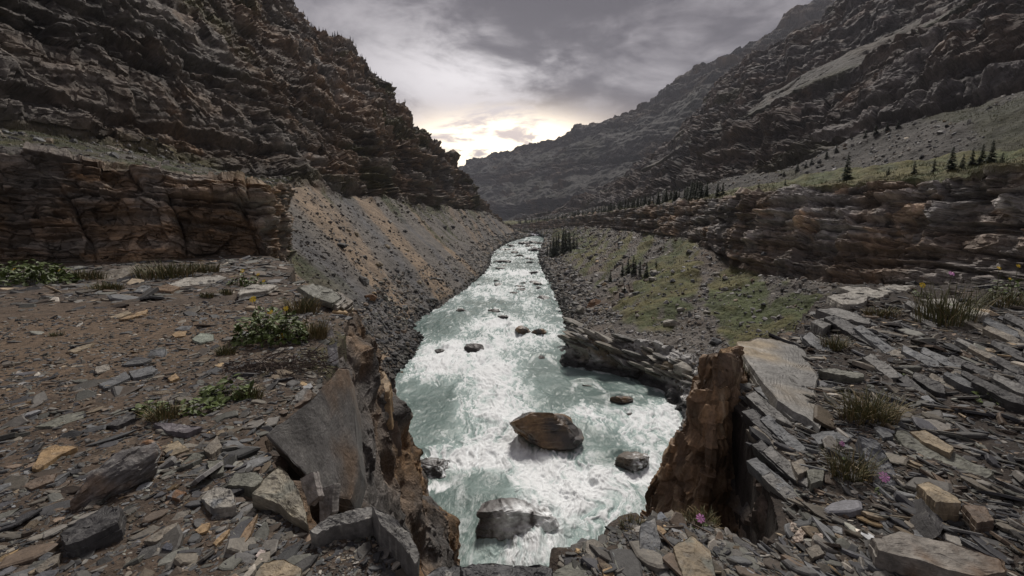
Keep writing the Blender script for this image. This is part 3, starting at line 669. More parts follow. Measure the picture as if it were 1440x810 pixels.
mrr = N.new('ShaderNodeMapRange'); mrr.inputs[1].default_value = .10; mrr.inputs[2].default_value = .80; mrr.clamp = True; L.new(ad.outputs[0], mrr.inputs[0])
mulf = N.new('ShaderNodeMath'); mulf.operation = 'MULTIPLY'; L.new(mrr.outputs[0], mulf.inputs[0])
gt = N.new('ShaderNodeMapRange'); gt.inputs[1].default_value = .02; gt.inputs[2].default_value = .3; L.new(at.outputs['Fac'], gt.inputs[0]); L.new(gt.outputs[0], mulf.inputs[1])
cr = N.new('ShaderNodeValToRGB'); cr.color_ramp.elements[0].position = .35; cr.color_ramp.elements[1].position = .68
cr.color_ramp.elements[0].color = (.13, .185, .172, 1); cr.color_ramp.elements[1].color = (.215, .29, .272, 1); L.new(n2.outputs['Fac'], cr.inputs[0])
ma = N.new('ShaderNodeMix'); ma.data_type = 'RGBA'; L.new(at2.outputs['Fac'], ma.inputs[0]); L.new(cr.outputs[0], ma.inputs[6]); ma.inputs[7].default_value = (.37, .47, .455, 1)
mx = N.new('ShaderNodeMix'); mx.data_type = 'RGBA'; L.new(mulf.outputs[0], mx.inputs[0]); L.new(ma.outputs[2], mx.inputs[6]); mx.inputs[7].default_value = (.84, .87, .88, 1)
L.new(mx.outputs[2], b.inputs['Base Color'])
rf = N.new('ShaderNodeMapRange'); rf.inputs[3].default_value = .16; rf.inputs[4].default_value = .8; L.new(mulf.outputs[0], rf.inputs[0]); L.new(rf.outputs[0], b.inputs['Roughness'])
b.inputs['IOR'].default_value = 1.33
bp = N.new('ShaderNodeBump'); bp.inputs['Strength'].default_value = .45; bp.inputs['Distance'].default_value = .12; L.new(n1.outputs['Fac'], bp.inputs['Height']); L.new(bp.outputs[0], b.inputs['Normal'])
o = mesh_from('river_water', WP.reshape(-1, 3), quads(nY, nX), m, smooth=True, fattr=dict(foam=foam, air=aer)); setp(o, 'milky green river with white rapids running down the gorge', 'river', kind='structure')
# ------------------------------------------------------------------ rock builders
_bm = bmesh.new(); bmesh.ops.create_icosphere(_bm, subdivisions=5, radius=1); ICO_V = np.array([v.co[:] for v in _bm.verts]); ICO_F = np.array([[v.index for v in f.verts] for f in _bm.faces]); _bm.free()
_bm = bmesh.new(); bmesh.ops.create_icosphere(_bm, subdivisions=3, radius=1); ICO3_V = np.array([v.co[:] for v in _bm.verts]); ICO3_F = np.array([[v.index for v in f.verts] for f in _bm.faces]); _bm.free()
def rock_mesh(seed, dims, cuts=9, rough=.10, lo=False, flat=1.0, power=1.0):
    V = (ICO3_V if lo else ICO_V).copy(); r = np.random.default_rng(seed)
    V = np.sign(V) * np.abs(V) ** power; V /= np.max(np.abs(V))
    for _ in range(cuts):
        n = r.normal(size=3); n /= np.linalg.norm(n); d = r.uniform(.52, .85)
        e = V @ n - d; V = V - np.maximum(e, 0)[:, None] * n * r.uniform(.85, 1)
    V = V + V * (fbm(V, 1.1, 5, seed % 97, .55) * rough * 2)[:, None]
    f, _r = facets(V + seed * .37, (.55, .55, .4), seed % 67); f2, _r = facets(V + seed * .11, (.22, .22, .16), seed % 53)
    V = V * (1 + .07 * f + .03 * f2)[:, None]
    # bedding grooves
    V = V + (V * [1, 1, 0]) * (.035 * np.sign(np.sin(V[:, 2] * 9 + 3 * fbm(V, .8, 2, seed % 89))) * flat)[:, None]
    return V * np.asarray(dims), (ICO3_F if lo else ICO_F)
def rock_col(V, base, seed, second=None, lich=.0, wet=None):
    n = fbm(V, 1.2 / max(np.ptp(V, axis=0).max(), .01) * 2, 5, seed % 83, .6)
    c = np.broadcast_to(np.asarray(base, F32) * F32(.8), V.shape).astype(F32) * (1 + .9 * n)[:, None]
    if second is not None: c = cmix(c, np.asarray(second, F32), sstep(-.05, .3, fbm(V, 2.2 / max(np.ptp(V, axis=0).max(), .01), 4, seed % 79)))
    if lich: c = cmix(c, np.array((.32, .31, .28), F32), sstep(.22, .4, fbm(V, 6. / max(np.ptp(V, axis=0).max(), .01), 4, seed % 71)) * lich)
    if wet is not None: c = c * (1 - .6 * sstep(wet + .25, wet, V[:, 2]))[:, None]
    return c
for n, (x, y, r, h, up, k) in enumerate(RIV):
    sd_n = 900 + n
    V, Fc = rock_mesh(sd_n, (r * 1.08, r * (.85 if n else .72), r * (.62 if n else .6)), cuts=10 if n else 7, rough=.07, lo=n > 18, power=.8 if n else .6)
    top = V[:, 2].max(); V[:, 2] -= top - up * h * .8
    base = [(.25, .155, .08), (.11, .085, .06), (.07, .06, .055)][0 if n in (0, 2, 6, 7) else 1 if n % 2 else 2]
    c = rock_col(V, base, sd_n, (.055, .05, .048), 0, .12)
    if n in (1, 8, 10):      # thin white water sheeting over the rock
        q_ = V / np.abs(V).max(0); veil = sstep(-.25, .45, q_[:, 0] * .9 - q_[:, 1] * .45 + .5 * fbm(V, 1.2 / r, 3, 71)) * sstep(.0, .45, fbm(V * [3.2, 3.2, .5], 1.6 / r, 4, 73, .6) + (.36 if n == 10 else .12))
        c = cmix(c, np.array((.80, .83, .84), F32), np.clip(veil, 0, 1) * sstep(-.9, -.2, q_[:, 2]))
    o = mesh_from('river_boulder', V, Fc, M_WET, c); o.location = (x, y, .0); o.rotation_euler = (0, 0, .3 * math.sin(n * 7))
    if k['tag']: setp(o, k['tag'][0], 'boulder', 'boulders in the river')
    else: setp(o, 'small dark rock breaking the white water far upstream', 'rock', 'far rocks in the upper river')
# ------------------------------------------------------------------ walls of the near gorge under the rim
def gw(px, py, dx, dy, o1, o2, o3, z1=2.4, z2=6.0, rough=1.0):
    zt = .18 if px > 1020 and py < 600 else 0.0
    p = PZ(px, py, Z0 - .02); d = np.array([dx, dy, 0.]) / math.hypot(dx, dy)
    q = p - d * .22
    return [W(q[0], q[1], Z0 - .20 - zt), W(*(p + d * .05)[:2], Z0 - .30 - zt), W(*(p + d * o1)[:2], Z0 - z1), W(*(p + d * o2)[:2], Z0 - z2), W(*(p + d * o3)[:2], -1.5)]
GWL = [gw(402, 391, .2, 1, .9, 2.2, 4), gw(450, 402, .5, .85, .8, 2.0, 3.4), gw(484, 411, .75, .65, .8, 2.0, 2.8), gw(494, 422, 1, .15, .75, 2.0, 2.5), gw(487, 444, 1, -.05, .75, 1.95, 2.5), gw(468, 500, 1, -.12, .5, 1.45, 2.0),
  gw(446, 540, .8, -.6, .42, 1.1, 1.6), gw(394, 578, .55, -.85, .42, .8, 1.0), gw(368, 604, 1, -.15, .55, .9, 1.2), gw(384, 640, .9, .35, .3, .6, .9), gw(408, 682, .95, .3, .22, .5, .8), gw(434, 733, .8, .6, .14, .4, .7),
  gw(480, 718, .3, .95, .16, .4, .7), gw(530, 713, .55, .85, .16, .4, .7), gw(566, 742, .9, .45, .14, .35, .6), gw(592, 785, .9, .4, .12, .3, .5), gw(610, 803, .3, .95, .12, .3, .5), gw(700, 799, 0, 1, .12, .3, .5), gw(776, 794, 0, 1, .12, .3, .5),
  gw(784, 738, -.7, .7, .12, .3, .5), gw(836, 731, -.25, .95, .12, .3, .5), gw(868, 694, -.6, .8, .12, .3, .5), gw(940, 697, 0, 1, .15, .35, .5), gw(1010, 715, 0, 1, .15, .3, .4), gw(1062, 736, -.3, .95, .15, .3, .4),
  gw(1108, 722, -1, .1, .2, .35, .45), gw(1092, 660, -1, .1, .3, .5, .6), gw(1068, 600, -1, .0, .35, .6, .75), gw(1034, 548, -1, .15, .3, .7, 1.1), gw(1028, 488, -.8, .6, .4, .9, 1.5), gw(1106, 470, -.2, 1, .8, 2.2, 4), gw(1132, 440, -.8, .6, .8, 2.2, 4), gw(1176, 404, -.4, .9, 1.0, 2.6, 5), gw(1300, 402, 0, 1, 1.2, 3, 6), gw(1440, 402, 0, 1, 1.2, 3, 6)]
P, u, vs = loft(GWL, n_(1500), [n_(16), n_(150), n_(130), n_(70)], 10)
N_ = normals(P)
hz = P - np.array([0, 6, 0]); ut = np.broadcast_to(u, P.shape[:2])
pe = stk(P[..., 0], P[..., 1], P[..., 2])
face = np.exp(-((P[..., 1] - 5.6) / 1.5) ** 2) * (P[..., 0] < -.6) * (P[..., 1] > 4.2)          # the smooth grey joint face
dipz = P[..., 2] + .25 * P[..., 0] - .12 * P[..., 1] + .25 * fbm(P, .5, 3, 701)
va, ba, ja = masonry(dipz, ut + .3 * fbm(P, .9, 3, 703), .62, 1.1, 705)
vb, bb, jb = masonry(dipz + .05 * fbm(P, 2, 2, 707), ut, .19, .5, 709)
vc, bc, jc = masonry(dipz, ut, .06, .22, 711)
w1 = fbm(P, 1.1, 3, 714) * .45; w2 = fbm(P, 2.6, 3, 712) * .22
fa, ra_ = facets(stk(P[..., 0] + w1, P[..., 1] - w1, dipz + w1), (.9, .9, .7), 716); fb, rb_ = facets(stk(P[..., 0] + w2 + .5 * w1, P[..., 1] - w2, dipz + w2), (.34, .34, .26), 718)
D = .10 * blur(va - .5, 3) + .24 * blur(blur(fa, 5), 3) + .10 * fb * (1 - .5 * sstep(3, 7, P[..., 1])) + .035 * (vb - .5) + fbm(P, .55, 5, 713, .5) * .45
Dsm = fbm(P, .6, 5, 715) * .22 + .015 * fb + .05 * fa
D = mix(D, Dsm, face) * sstep(.2, 1.3, vs)[None, :] * np.clip(P[..., 1] / 5, .4, 1.2)
col = cmix(np.broadcast_to(np.array((.12, .112, .105), F32), P.shape).astype(F32), np.array((.20, .125, .065), F32), sstep(-.12, .25, fbm(P, .45, 4, 721) + .3 * (va - .5) + .12 * sstep(4, 8, P[..., 1])) * (1 - face))
col = cmix(col, np.array((.05, .042, .036), F32), sstep(.08, .4, fbm(P, .9, 4, 723)) * .8)
col = cmix(col, np.array((.115, .065, .035), F32), sstep(1.2, .5, P[..., 1] / 6) * sstep(-.1, .3, fbm(P, .8, 3, 725)) * .5)
col = col * np.exp((.15 * (vb - .5) + .8 * (rb_ - .5) + .7 * (ra_ - .5)) * (1 - .7 * face))[..., None]
col = cmix(col, np.array((.30, .28, .25), F32), sstep(.3, .5, fbm(P, 2.2, 4, 727)) * .35)
o = build_grid('gorge_cliff', P + N_ * D[..., None], rock_mat('gorge_rock', 4.5, .5, .75, 1.0, .05, detail=10), np.clip(col, .012, 1)); setp(o, 'broken brown and grey rock walls dropping from the near ledges', 'cliff', kind='structure')
# ------------------------------------------------------------------ slabs: an outline on its own plane, given thickness, split edges and a rough top
def slab_mesh(top, ext, seed, n=72, amp=.02, layers=5, split=.05, jag=.03):
    top = np.asarray(top, float); c = top.mean(0); ext = np.asarray(ext, float); th = np.linalg.norm(ext)
    cl = np.vstack([top, top[:1]]); seg = np.linalg.norm(np.diff(cl, axis=0), axis=1); cu = np.concatenate([[0], np.cumsum(seg)])
    t = np.linspace(0, cu[-1], n, endpoint=False)
    ring = np.stack([np.interp(t, cu, cl[:, k]) for k in range(3)], 1)
    size = cu[-1] / 4; r = np.random.default_rng(seed)
    j = fbm(ring * (2.2 / size) + seed, 1.0, 4, seed % 61, .6)
    ring = ring + (ring - c) * (j * jag * 6)[:, None]
    e = ext / th; V = []; 
    fr = [.06, .13, .2, .27, .34, .41, .48, .55, .62, .69, .76, .83, .89, .94, .97, .99]
    for f in fr: V.append(c + (ring - c) * f)
    V = np.concatenate(V)
    V = V - e * ((fbm(V * (3 / size) + seed, 1, 5, seed % 59, .55)) * amp * size * 2 + .0)[:, None]
    ft, _r = facets(V * (1 / size) + seed * .31, (.32, .32, .32), seed % 43); ft2, _r = facets(V * (1 / size) + seed * .17, (.1, .1, .1), seed % 47)
    V = V - e * ((ft * .5 + ft2 * .2) * amp * size)[:, None]
    V[-n:] += e * min(.06 * th, .01)
    rows = [V.reshape(-1, n, 3)[k] for k in range(len(fr))]
    m = layers * 2
    for k in range(m):
        f = (k // 2 + (k % 2) * .96 + .02) / layers; s = 1 + (r.uniform(-split, split) if k % 2 == 0 else rows_s) * (k > 0)
        rows_s = s - 1
        jj = fbm(ring * (5 / size) + seed + (k // 2) * 9.1, 1.0, 3, seed % 53)
        rows.append(c + (ring - c) * (s + jj * split * 1.2)[:, None] + ext * f)
    rows.append(c + (ring - c) * .9 + ext)
    A = np.concatenate(rows + [c[None] - e * fbm((c * 3 / size + seed)[None], 1, 5, seed % 59, .55)[0] * amp * size * 2, (c + ext)[None]])
    nr = len(rows); i = np.arange(nr - 1)[:, None] * n + np.arange(n)[None]; i2 = np.arange(nr - 1)[:, None] * n + (np.arange(n)[None] + 1) % n
    F = np.stack([i, i + n, i2 + n, i2], -1).reshape(-1, 4)
    k = np.arange(n); k2 = (k + 1) % n
    T = np.stack([np.full(n, nr * n), k, k2], 1); B = np.stack([np.full(n, nr * n + 1), (nr - 1) * n + k2, (nr - 1) * n + k], 1)
    if np.cross(ring[n // 3] - ring[0], ring[2 * n // 3] - ring[0]) @ (-e) < 0: F, T, B = F[:, ::-1], T[:, ::-1], B[:, ::-1]
    return A, [np.ascontiguousarray(F), np.ascontiguousarray(np.concatenate([T, B]))], c
PAL = dict(blue=(.13, .135, .14), grey=(.17, .165, .155), green=(.16, .16, .13), tan=(.28, .225, .15), ochre=(.34, .23, .12), brown=(.145, .105, .075), dark=(.055, .053, .053), pale=(.33, .31, .27), rust=(.20, .105, .05), purple=(.15, .135, .145), warm=(.20, .175, .14))
_slabn = [0]
def slab(name, pts, colr, label, cat='rock', th=.05, lift=None, tilt=(0, 0), second=None, lich=.25, amp=.03, layers=3, split=.04, jag=.03, at=None, sink=.05, group=None, extdir=None, n=72, p3=None):
    _slabn[0] += 1; seed = 3000 + _slabn[0]
    pts = np.asarray(pts, float); cx, cy = pts.mean(0)
    if at is None: g, s = G(cx, cy)
    else: g = PY(cx, cy, at); lift = 0
    lift = th * .85 if lift is None else lift
    nrm = np.array([-tilt[0], -tilt[1], 1.]); p0 = np.array([g[0], g[1], g[2] + lift])
    if p3 is not None:
        a_, b_, c_ = (PY(*q) for q in p3); nrm = np.cross(b_ - a_, c_ - a_); nrm = nrm / np.linalg.norm(nrm); nrm *= np.sign(nrm @ (EYE - a_)); p0 = a_; at = 1
    # keep the outline's centre on its own line of sight when lifted
    d0 = ray(cx, cy); p0 = EYE + d0 * (((p0 - EYE) @ nrm) / (d0 @ nrm)) if at is None else p0
    top = [EYE + (lambda d: d * (((p0 - EYE) @ nrm) / (d @ nrm)))(ray(a, b)) for a, b in pts]
    nh = nrm / np.linalg.norm(nrm); e = -nh * (th + sink) if extdir is None else np.asarray(extdir, float)
    A, F, c = slab_mesh(top, e, seed, n, amp, layers, split, jag)
    V = A - c
    col = rock_col(V, PAL[colr] if isinstance(colr, str) else colr, seed, None if second is None else PAL[second], lich)
    o = mesh_from(name, V, F, M_STONE, col); o.location = c
    return setp(o, label, cat, group)
SL = slab
T = 'slate_slab'
SL('stone_wedge', [(355, 695), (375, 668), (393, 655), (410, 672), (425, 705), (433, 738), (415, 730), (395, 712), (370, 700)], (.30, .27, .205), 'pale tan wedge-shaped rock perched on the rim of the left ledge', th=.16, at=2.46, tilt=(-.15, .3), second='green', amp=.05)
SL('rock', [(319, 682), (330, 665), (360, 663), (371, 672), (360, 685)], 'green', 'flat-topped grey green block just behind the pale tan wedge', th=.07, amp=.04)
SL('rock', [(283, 700), (300, 684), (325, 688), (333, 712), (300, 716)], 'pale', 'pale speckled lichen rock left of the tan wedge on the left ledge', th=.05, lich=.8, second='blue', amp=.06)
SL('rock', [(356, 815), (370, 790), (400, 786), (424, 800), (420, 828), (358, 835)], 'tan', 'blunt tan block cut off by the bottom edge, left of the gorge', th=.07, second='green', amp=.04)
SL(T, [(84, 752), (95, 740), (150, 712), (173, 716), (165, 735), (120, 758), (92, 768)], 'dark', 'long dark blue grey slab below the pyramid-shaped rock', th=.06, amp=.05, lich=.15, tilt=(.2, .0))
SL(T, [(139, 541), (160, 530), (178, 522), (183, 531), (150, 546)], 'blue', 'blue grey slab on the left path, the lower half of a cracked pair', th=.035)
SL(T, [(182, 523), (213, 514), (223, 519), (215, 526), (187, 532)], 'blue', 'blue grey slab on the left path, the upper half of a cracked pair', th=.035)
SL(T, [(206, 503), (213, 492), (233, 490), (231, 501), (215, 508)], 'blue', 'stubby dark blue chip standing up from the left path gravel', th=.06, tilt=(0, .3))
SL(T, [(123, 396), (140, 383), (190, 373), (198, 377), (165, 393), (130, 398)], 'warm', 'large pale brown slab leaning at the foot of the left bluff', th=.12, tilt=(0, .22), lich=.4)
SL(T, [(187, 410), (203, 400), (213, 403), (200, 411)], 'blue', 'small blue slab at the back of the left ledge beside a brown one', th=.07)
SL(T, [(213, 406), (235, 399), (254, 404), (240, 410)], (.2, .13, .075), 'rounded brown slab at the back of the left ledge', th=.08)
SL(T, [(236, 402), (260, 391), (290, 388), (322, 389), (300, 398), (250, 404)], 'pale', 'broad pale flat slab at the far edge of the left ledge', th=.07, lich=.5)
for i in range(3):
    SL(T, [(331 + 2 * i, 424 - 4 * i), (336, 412 - 3 * i), (362, 404 - 2 * i), (391, 402 - i), (378, 414 - 3 * i), (350, 420 - 4 * i)], ['dark', 'brown', 'pale'][i], ['dark bottom slab of three stacked behind the yellow flowers', 'brown middle slab of three stacked behind the yellow flowers', 'pale top slab of three stacked behind the yellow flowers'][i], th=.035, lift=.03 + .035 * i)
stack = [('tan', -10, 22), ('warm', 2, 20), ('green', -4, 17), ('tan', 3, 14), ('brown', -1, 11), ('warm', 4, 8), ('pale', -6, 4), ('green', -12, 1)]
nm = ['lowest', 'second lowest', 'third lowest', 'fourth lowest', 'fourth highest', 'third highest', 'second highest', 'topmost']
for i, (c_, dx, dy) in enumerate(stack):
    SL(T, [(430 + dx, 403 + dy), (453 + dx, 398 + dy), (478 + dx, 405 + dy), (493 + dx, 417 + dy), (480 + dx, 426 + dy), (452 + dx, 416 + dy)], c_, '%s slab in the layered stack at the far corner of the left ledge' % nm[i], th=.05, at=9.2 - .04 * i, tilt=(-.10, .05), split=.06)
SL('rock', [(44, 659), (60, 632), (78, 626), (110, 628), (82, 641), (52, 661)], 'ochre', 'pointed ochre stone near the left edge beside the dirt path', th=.035)
SL(T, [(30, 684), (50, 672), (80, 665), (76, 676), (45, 688)], 'brown', 'oval brown slab just below the pointed ochre stone', th=.03)
SL(T, [(152, 446), (180, 437), (186, 440), (166, 447)], 'tan', 'small pale tan flake on the dirt path, left of a longer one', th=.03)
SL(T, [(166, 449), (208, 435), (206, 441), (180, 448)], 'ochre', 'long yellowish flake lying on the dirt path', th=.035)
SL(T, [(95, 494), (115, 486), (132, 482), (126, 488), (104, 496)], 'tan', 'narrow tan sliver on the bare part of the dirt path', th=.025)
SL(T, [(270, 477), (282, 468), (301, 470), (300, 478), (282, 483)], (.26, .29, .24), 'pale green oval slate on the gravel left of the yellow flowers', th=.04, lich=.1)
SL(T, [(241, 470), (250, 465), (263, 466), (260, 472), (246, 474)], 'ochre', 'orange tan oval stone left of the pale green slate', th=.035)
SL(T, [(245, 463), (256, 458), (271, 458), (266, 464)], 'blue', 'blue grey chip above the orange tan oval stone', th=.035)
SL('stone', [(236, 532), (247, 525), (252, 531), (240, 536)], 'ochre', 'small square orange stone by the leafy plant on the left ledge', th=.03)
SL(T, [(50, 600), (85, 585), (120, 577), (116, 588), (78, 601)], 'green', 'long grey green slab in the gravel left of the leafy plants', th=.03)
SL(T, [(147, 598), (170, 586), (191, 576), (191, 588), (165, 599)], 'dark', 'dark slab edge beside the leafy plant, above the loose chips', th=.06, lift=.04)
SL(T, [(214, 594), (248, 596), (288, 600), (262, 609), (236, 606)], 'purple', 'long purple grey slab below the small leafy plants', th=.05)
SL(T, [(222, 630), (250, 619), (266, 632), (241, 641)], 'tan', 'tan slab above the pale speckled rock, the widest of a loose group', th=.035)
SL(T, [(249, 656), (274, 636), (287, 640), (266, 659)], 'green', 'leaning grey green slab in the loose group above the speckled rock', th=.03, tilt=(0, .2))
SL('rock', [(291, 648), (314, 647), (315, 664), (296, 669)], 'green', 'squarish green grey stone in the loose group above the speckled rock', th=.06)
SL('rock', [(286, 632), (306, 612), (312, 628), (298, 640)], 'warm', 'brown grey stone at the top right of the loose group by the rim', th=.06)
SL(T, [(324, 780), (345, 742), (363, 721), (352, 752), (332, 781)], (.22, .15, .09), 'spear-shaped brown slab left of the gorge near the bottom', th=.03)
SL(T, [(299, 764), (312, 750), (324, 743), (318, 753), (304, 767)], 'ochre', 'thin orange sliver pointing at the spear-shaped slab', th=.02)
SL(T, [(203, 760), (228, 743), (252, 733), (249, 743), (218, 763)], 'warm', 'long tan grey slab in the lower left gravel below the dark slab', th=.03)
SL(T, [(47, 802), (68, 785), (86, 777), (81, 791), (56, 806)], 'warm', 'oval tan grey slab in the bottom left corner', th=.03)
SL('stone', [(274, 746), (284, 737), (296, 735), (292, 746), (280, 751)], 'ochre', 'smooth pale yellow pebble in the lower left gravel', th=.025, lich=0)
SL('stone', [(227, 771), (238, 757), (248, 760), (241, 774)], (.075, .08, .1), 'dark blue pebble in the lower left gravel', th=.03, lich=0)
SL('stone', [(359, 782), (366, 772), (374, 774), (368, 788)], (.5, .42, .38), 'white pinkish quartz pebble left of the gorge near the bottom', th=.025, lich=0)
SL('stone', [(401, 781), (411, 772), (417, 778), (409, 787)], 'ochre', 'tan pebble beside the blunt tan block at the bottom', th=.025, lich=0)
SL('rock', [(233, 697), (248, 688), (262, 692), (252, 702)], 'rust', 'rust and blue stone between the pyramid rock and the speckled rock', th=.035, second='blue')
# rim and wall pieces of the left ledge
SL('rim_rock', [(436, 746), (462, 726), (500, 716), (523, 712), (533, 722), (505, 734), (470, 740), (446, 753)], 'grey', 'lichen grey rim stone below the dark grass in the notch', 'rock', th=.2, lich=.8, amp=.06, at=2.22, tilt=(0, .2))
SL('rim_rock', [(524, 713), (548, 724), (576, 748), (592, 782), (584, 796), (564, 764), (534, 736)], 'grey', 'curved lichen grey stone on the outer corner of the left rim', 'rock', th=.22, lich=.9, amp=.06, at=2.08, tilt=(-.1, .2))
SL('rock_shard', [(452, 452), (465, 449), (471, 478), (466, 490), (458, 474)], (.4, .38, .36), 'white weathered shard standing in the rim behind the twigs', 'rock', th=.10, at=6.6, tilt=(-.4, 1.2), lich=.6)
SL('rock_shard', [(460, 486), (473, 482), (476, 508), (468, 520), (462, 506)], (.36, .35, .34), 'white weathered shard lower down the rim behind the twigs', 'rock', th=.10, at=5.5, tilt=(-.4, 1.2), lich=.6)
SL('rock_shard', [(421, 672), (440, 664), (448, 698), (434, 712)], (.36, .33, .31), 'pale upright shard in the dark notch, the left of two', 'rock', th=.05, at=2.75, tilt=(0, 1.6), lich=.6)
SL('rock_shard', [(448, 690), (470, 680), (466, 720), (450, 740)], (.36, .34, .32), 'pale upright shard in the dark notch, the right of two', 'rock', th=.05, at=2.8, tilt=(.2, 1.6), lich=.6)
SL(T, [(358, 590), (392, 572), (430, 545), (439, 547), (437, 561), (402, 580), (368, 598)], 'grey', 'overhanging grey slab under the twigs with a brown edge', th=.16, at=4.1, tilt=(.1, .2), second='brown', layers=4)
SL(T, [(372, 606), (408, 588), (450, 558), (456, 572), (420, 604), (384, 622)], 'brown', 'brown layered slab tucked below the overhanging grey slab', th=.2, at=4.35, tilt=(.1, .3), layers=5)
SL('rock_column', [(480, 444), (499, 440), (508, 478), (514, 512), (507, 548), (517, 600), (520, 660), (505, 640), (500, 560), (488, 500)], (.31, .20, .10), 'narrow orange tan rock rib running down the left wall', 'rock', th=.5, at=8.6, tilt=(-2.2, 1.2), layers=2, amp=.06, extdir=(-.7, .25, -.1))
SL('rock', [(500, 536), (520, 524), (541, 522), (550, 540), (546, 552), (512, 552)], (.34, .24, .135), 'tan topped square block jutting from the left gorge wall', 'rock', th=.6, at=8.3, tilt=(-.1, .25), layers=6, extdir=(.12, -.25, -.62), split=.03)
SL('rock', [(508, 572), (536, 562), (556, 566), (558, 582), (530, 592), (512, 592)], 'brown', 'dark brown block just below the tan topped square block', 'rock', th=.6, at=8.15, tilt=(-.1, .25), layers=5, extdir=(.15, -.25, -.7))
SL('rock_slab', [(374, 612), (402, 590), (440, 560), (476, 518), (490, 520), (497, 560), (500, 610), (507, 660), (492, 702), (452, 692), (420, 658), (396, 634)], (.135, .13, .125), 'large smooth grey joint face dropping below the overhanging slab in the notch', 'rock', th=.4, p3=((372, 612, 3.15), (485, 518, 4.85), (495, 690, 4.0)), extdir=(-.06, .35, -.4), lich=.25, second='brown', amp=.02, layers=2, split=.02, n=120, jag=.008)
# right ledge
SL(T, [(1036, 481), (1065, 474), (1103, 474), (1128, 492), (1150, 525), (1147, 550), (1166, 590), (1156, 609), (1135, 588), (1095, 562), (1058, 522)], (.24, .235, .22), 'big pale slab with tan lichen stains on the edge of the right ledge', th=.13, lift=.10, tilt=(-.10, .06), second='tan', lich=.5, amp=.012, layers=3, split=.02, n=110)
SL('rock', [(1013, 491), (1034, 486), (1037, 500), (1020, 508)], (.42, .27, .14), 'small bright orange block beside the big pale slab', th=.09, at=4.9, tilt=(0, .8))
for i in range(9):
    k = i; ln = [1, .8, 1.1, .7, 1, .9, .75, 1, .6][i]
    x0, y0 = 1048 + 2.0 * k + 13 * math.sin(k * 2.3 + 1), 545 + 15 * k + 5 * math.sin(k * 4.1)
    SL(T, [(x0, y0), (x0 + 14, y0 - 6), (x0 + 14 + 75 * ln, y0 + 58 * ln), (x0 + 10 + 75 * ln, y0 + 72 * ln), (x0 + 40, y0 + 38)], ['blue', 'grey', 'dark', 'blue', 'warm', 'dark', 'grey', 'blue', 'grey'][i],
       '%s thin slate in the tilted row below the big pale slab' % ['first', 'second', 'third', 'fourth', 'fifth', 'sixth', 'seventh', 'eighth', 'last'][i], th=.05, lift=.05, tilt=(.35, .1), layers=2)
pale = [[(1178, 403), (1215, 404), (1250, 413), (1236, 420), (1200, 412)], [(1163, 417), (1195, 411), (1222, 416), (1214, 427), (1184, 428)], [(1232, 404), (1255, 400), (1290, 402), (1272, 410), (1246, 412)], [(1290, 420), (1340, 421), (1392, 441), (1380, 448), (1330, 432)], [(1150, 436), (1175, 432), (1225, 448), (1222, 456), (1180, 446)], [(1140, 452), (1165, 446), (1178, 452), (1158, 462)]]
for i, p in enumerate(pale):
    SL(T, p, 'pale' if i < 4 else 'grey', ['pale slab at the back left of the far right crest', 'wide silvery slab in front of the far right crest', 'whitish slab beside the yellow flower on the right crest', 'long pale slab running under the tall grass on the right crest', 'thin grey slab below the silvery one on the right ledge', 'small grey slab at the far left corner of the right ledge'][i], th=.09, tilt=(-.05, .05), lich=.4)
bl = [(1160, 448, 1250, 492, 9), (1200, 462, 1262, 500, 7), (1212, 502, 1262, 530, 8), (1262, 532, 1312, 566, 8), (1246, 496, 1300, 512, 7), (1240, 520, 1285, 545, 6), (1128, 474, 1168, 498, 10), (1150, 520, 1215, 530, 5)]
for i, (xa, ya, xb, yb, w) in enumerate(bl):
    SL(T, [(xa, ya), (xa + 12, ya - w * .7), (xb, yb - w), (xb + 3, yb), (xb - 10, yb + w * .4), (xa + 6, ya + w * .5)], ['dark', 'blue', 'grey', 'dark', 'warm', 'blue', 'blue', 'green'][i],
       ['long dark shale edge above the dry grass tuft on the right ledge', 'blue shale plate just behind the long dark shale edge', 'grey shale plate left of the dry grass on the right ledge', 'dark shale plate ending beside the small white flower', 'tan shale plate under the tall grass on the right ledge', 'narrow blue shale plate right of the dry grass tuft', 'blue slab touching the far end of the big pale slab', 'thin green slab right of the big pale slab'][i], th=.10, lift=.07, tilt=(.12, .1), layers=4)
shr = np.random.default_rng(5)
for i in range(34):
    x, y = shr.uniform(1290, 1470), shr.uniform(432, 560); w = shr.uniform(28, 78); h = shr.uniform(4, 8) * (1 + (y - 430) / 150)
    SL(T, [(x - w * .5, y - w * .20), (x - w * .42, y - w * .22 - h * .6), (x + w * .5, y + w * .18 - h * .5), (x + w * .55, y + w * .22 + h * .3), (x + w * .2, y + w * .12 + h * .4)], ['dark', 'grey', 'blue', 'dark', 'warm'][i % 5],
       'dark tilted shale plate in the stepped pile on the right ledge', th=.07, lift=.03 + .10 * shr.random(), tilt=(.10, .12), layers=3, group='stepped shale plates on the right ledge', n=48)
SL(T, [(1258, 611), (1270, 603), (1340, 636), (1397, 664), (1386, 673), (1330, 664), (1280, 636)], 'green', 'long grey green slab pointing right, below the dry grass tuft', th=.07, layers=4, tilt=(.1, .1))
SL(T, [(1280, 607), (1300, 604), (1342, 630), (1337, 638), (1296, 620)], 'tan', 'thin tan slab lying along the top of the long grey green slab', th=.05, lift=.08)
SL('rock', [(1208, 612), (1233, 617), (1256, 655), (1276, 702), (1240, 708), (1220, 660)], (.135, .14, .15), 'upright speckled grey slab behind the pink flower', th=.09, tilt=(.35, .6), lich=.6, amp=.05)
SL(T, [(1289, 681), (1306, 677), (1346, 699), (1351, 707), (1316, 706)], 'tan', 'tan topped wedge slab left of the brown block on the right', th=.06, lift=.07)
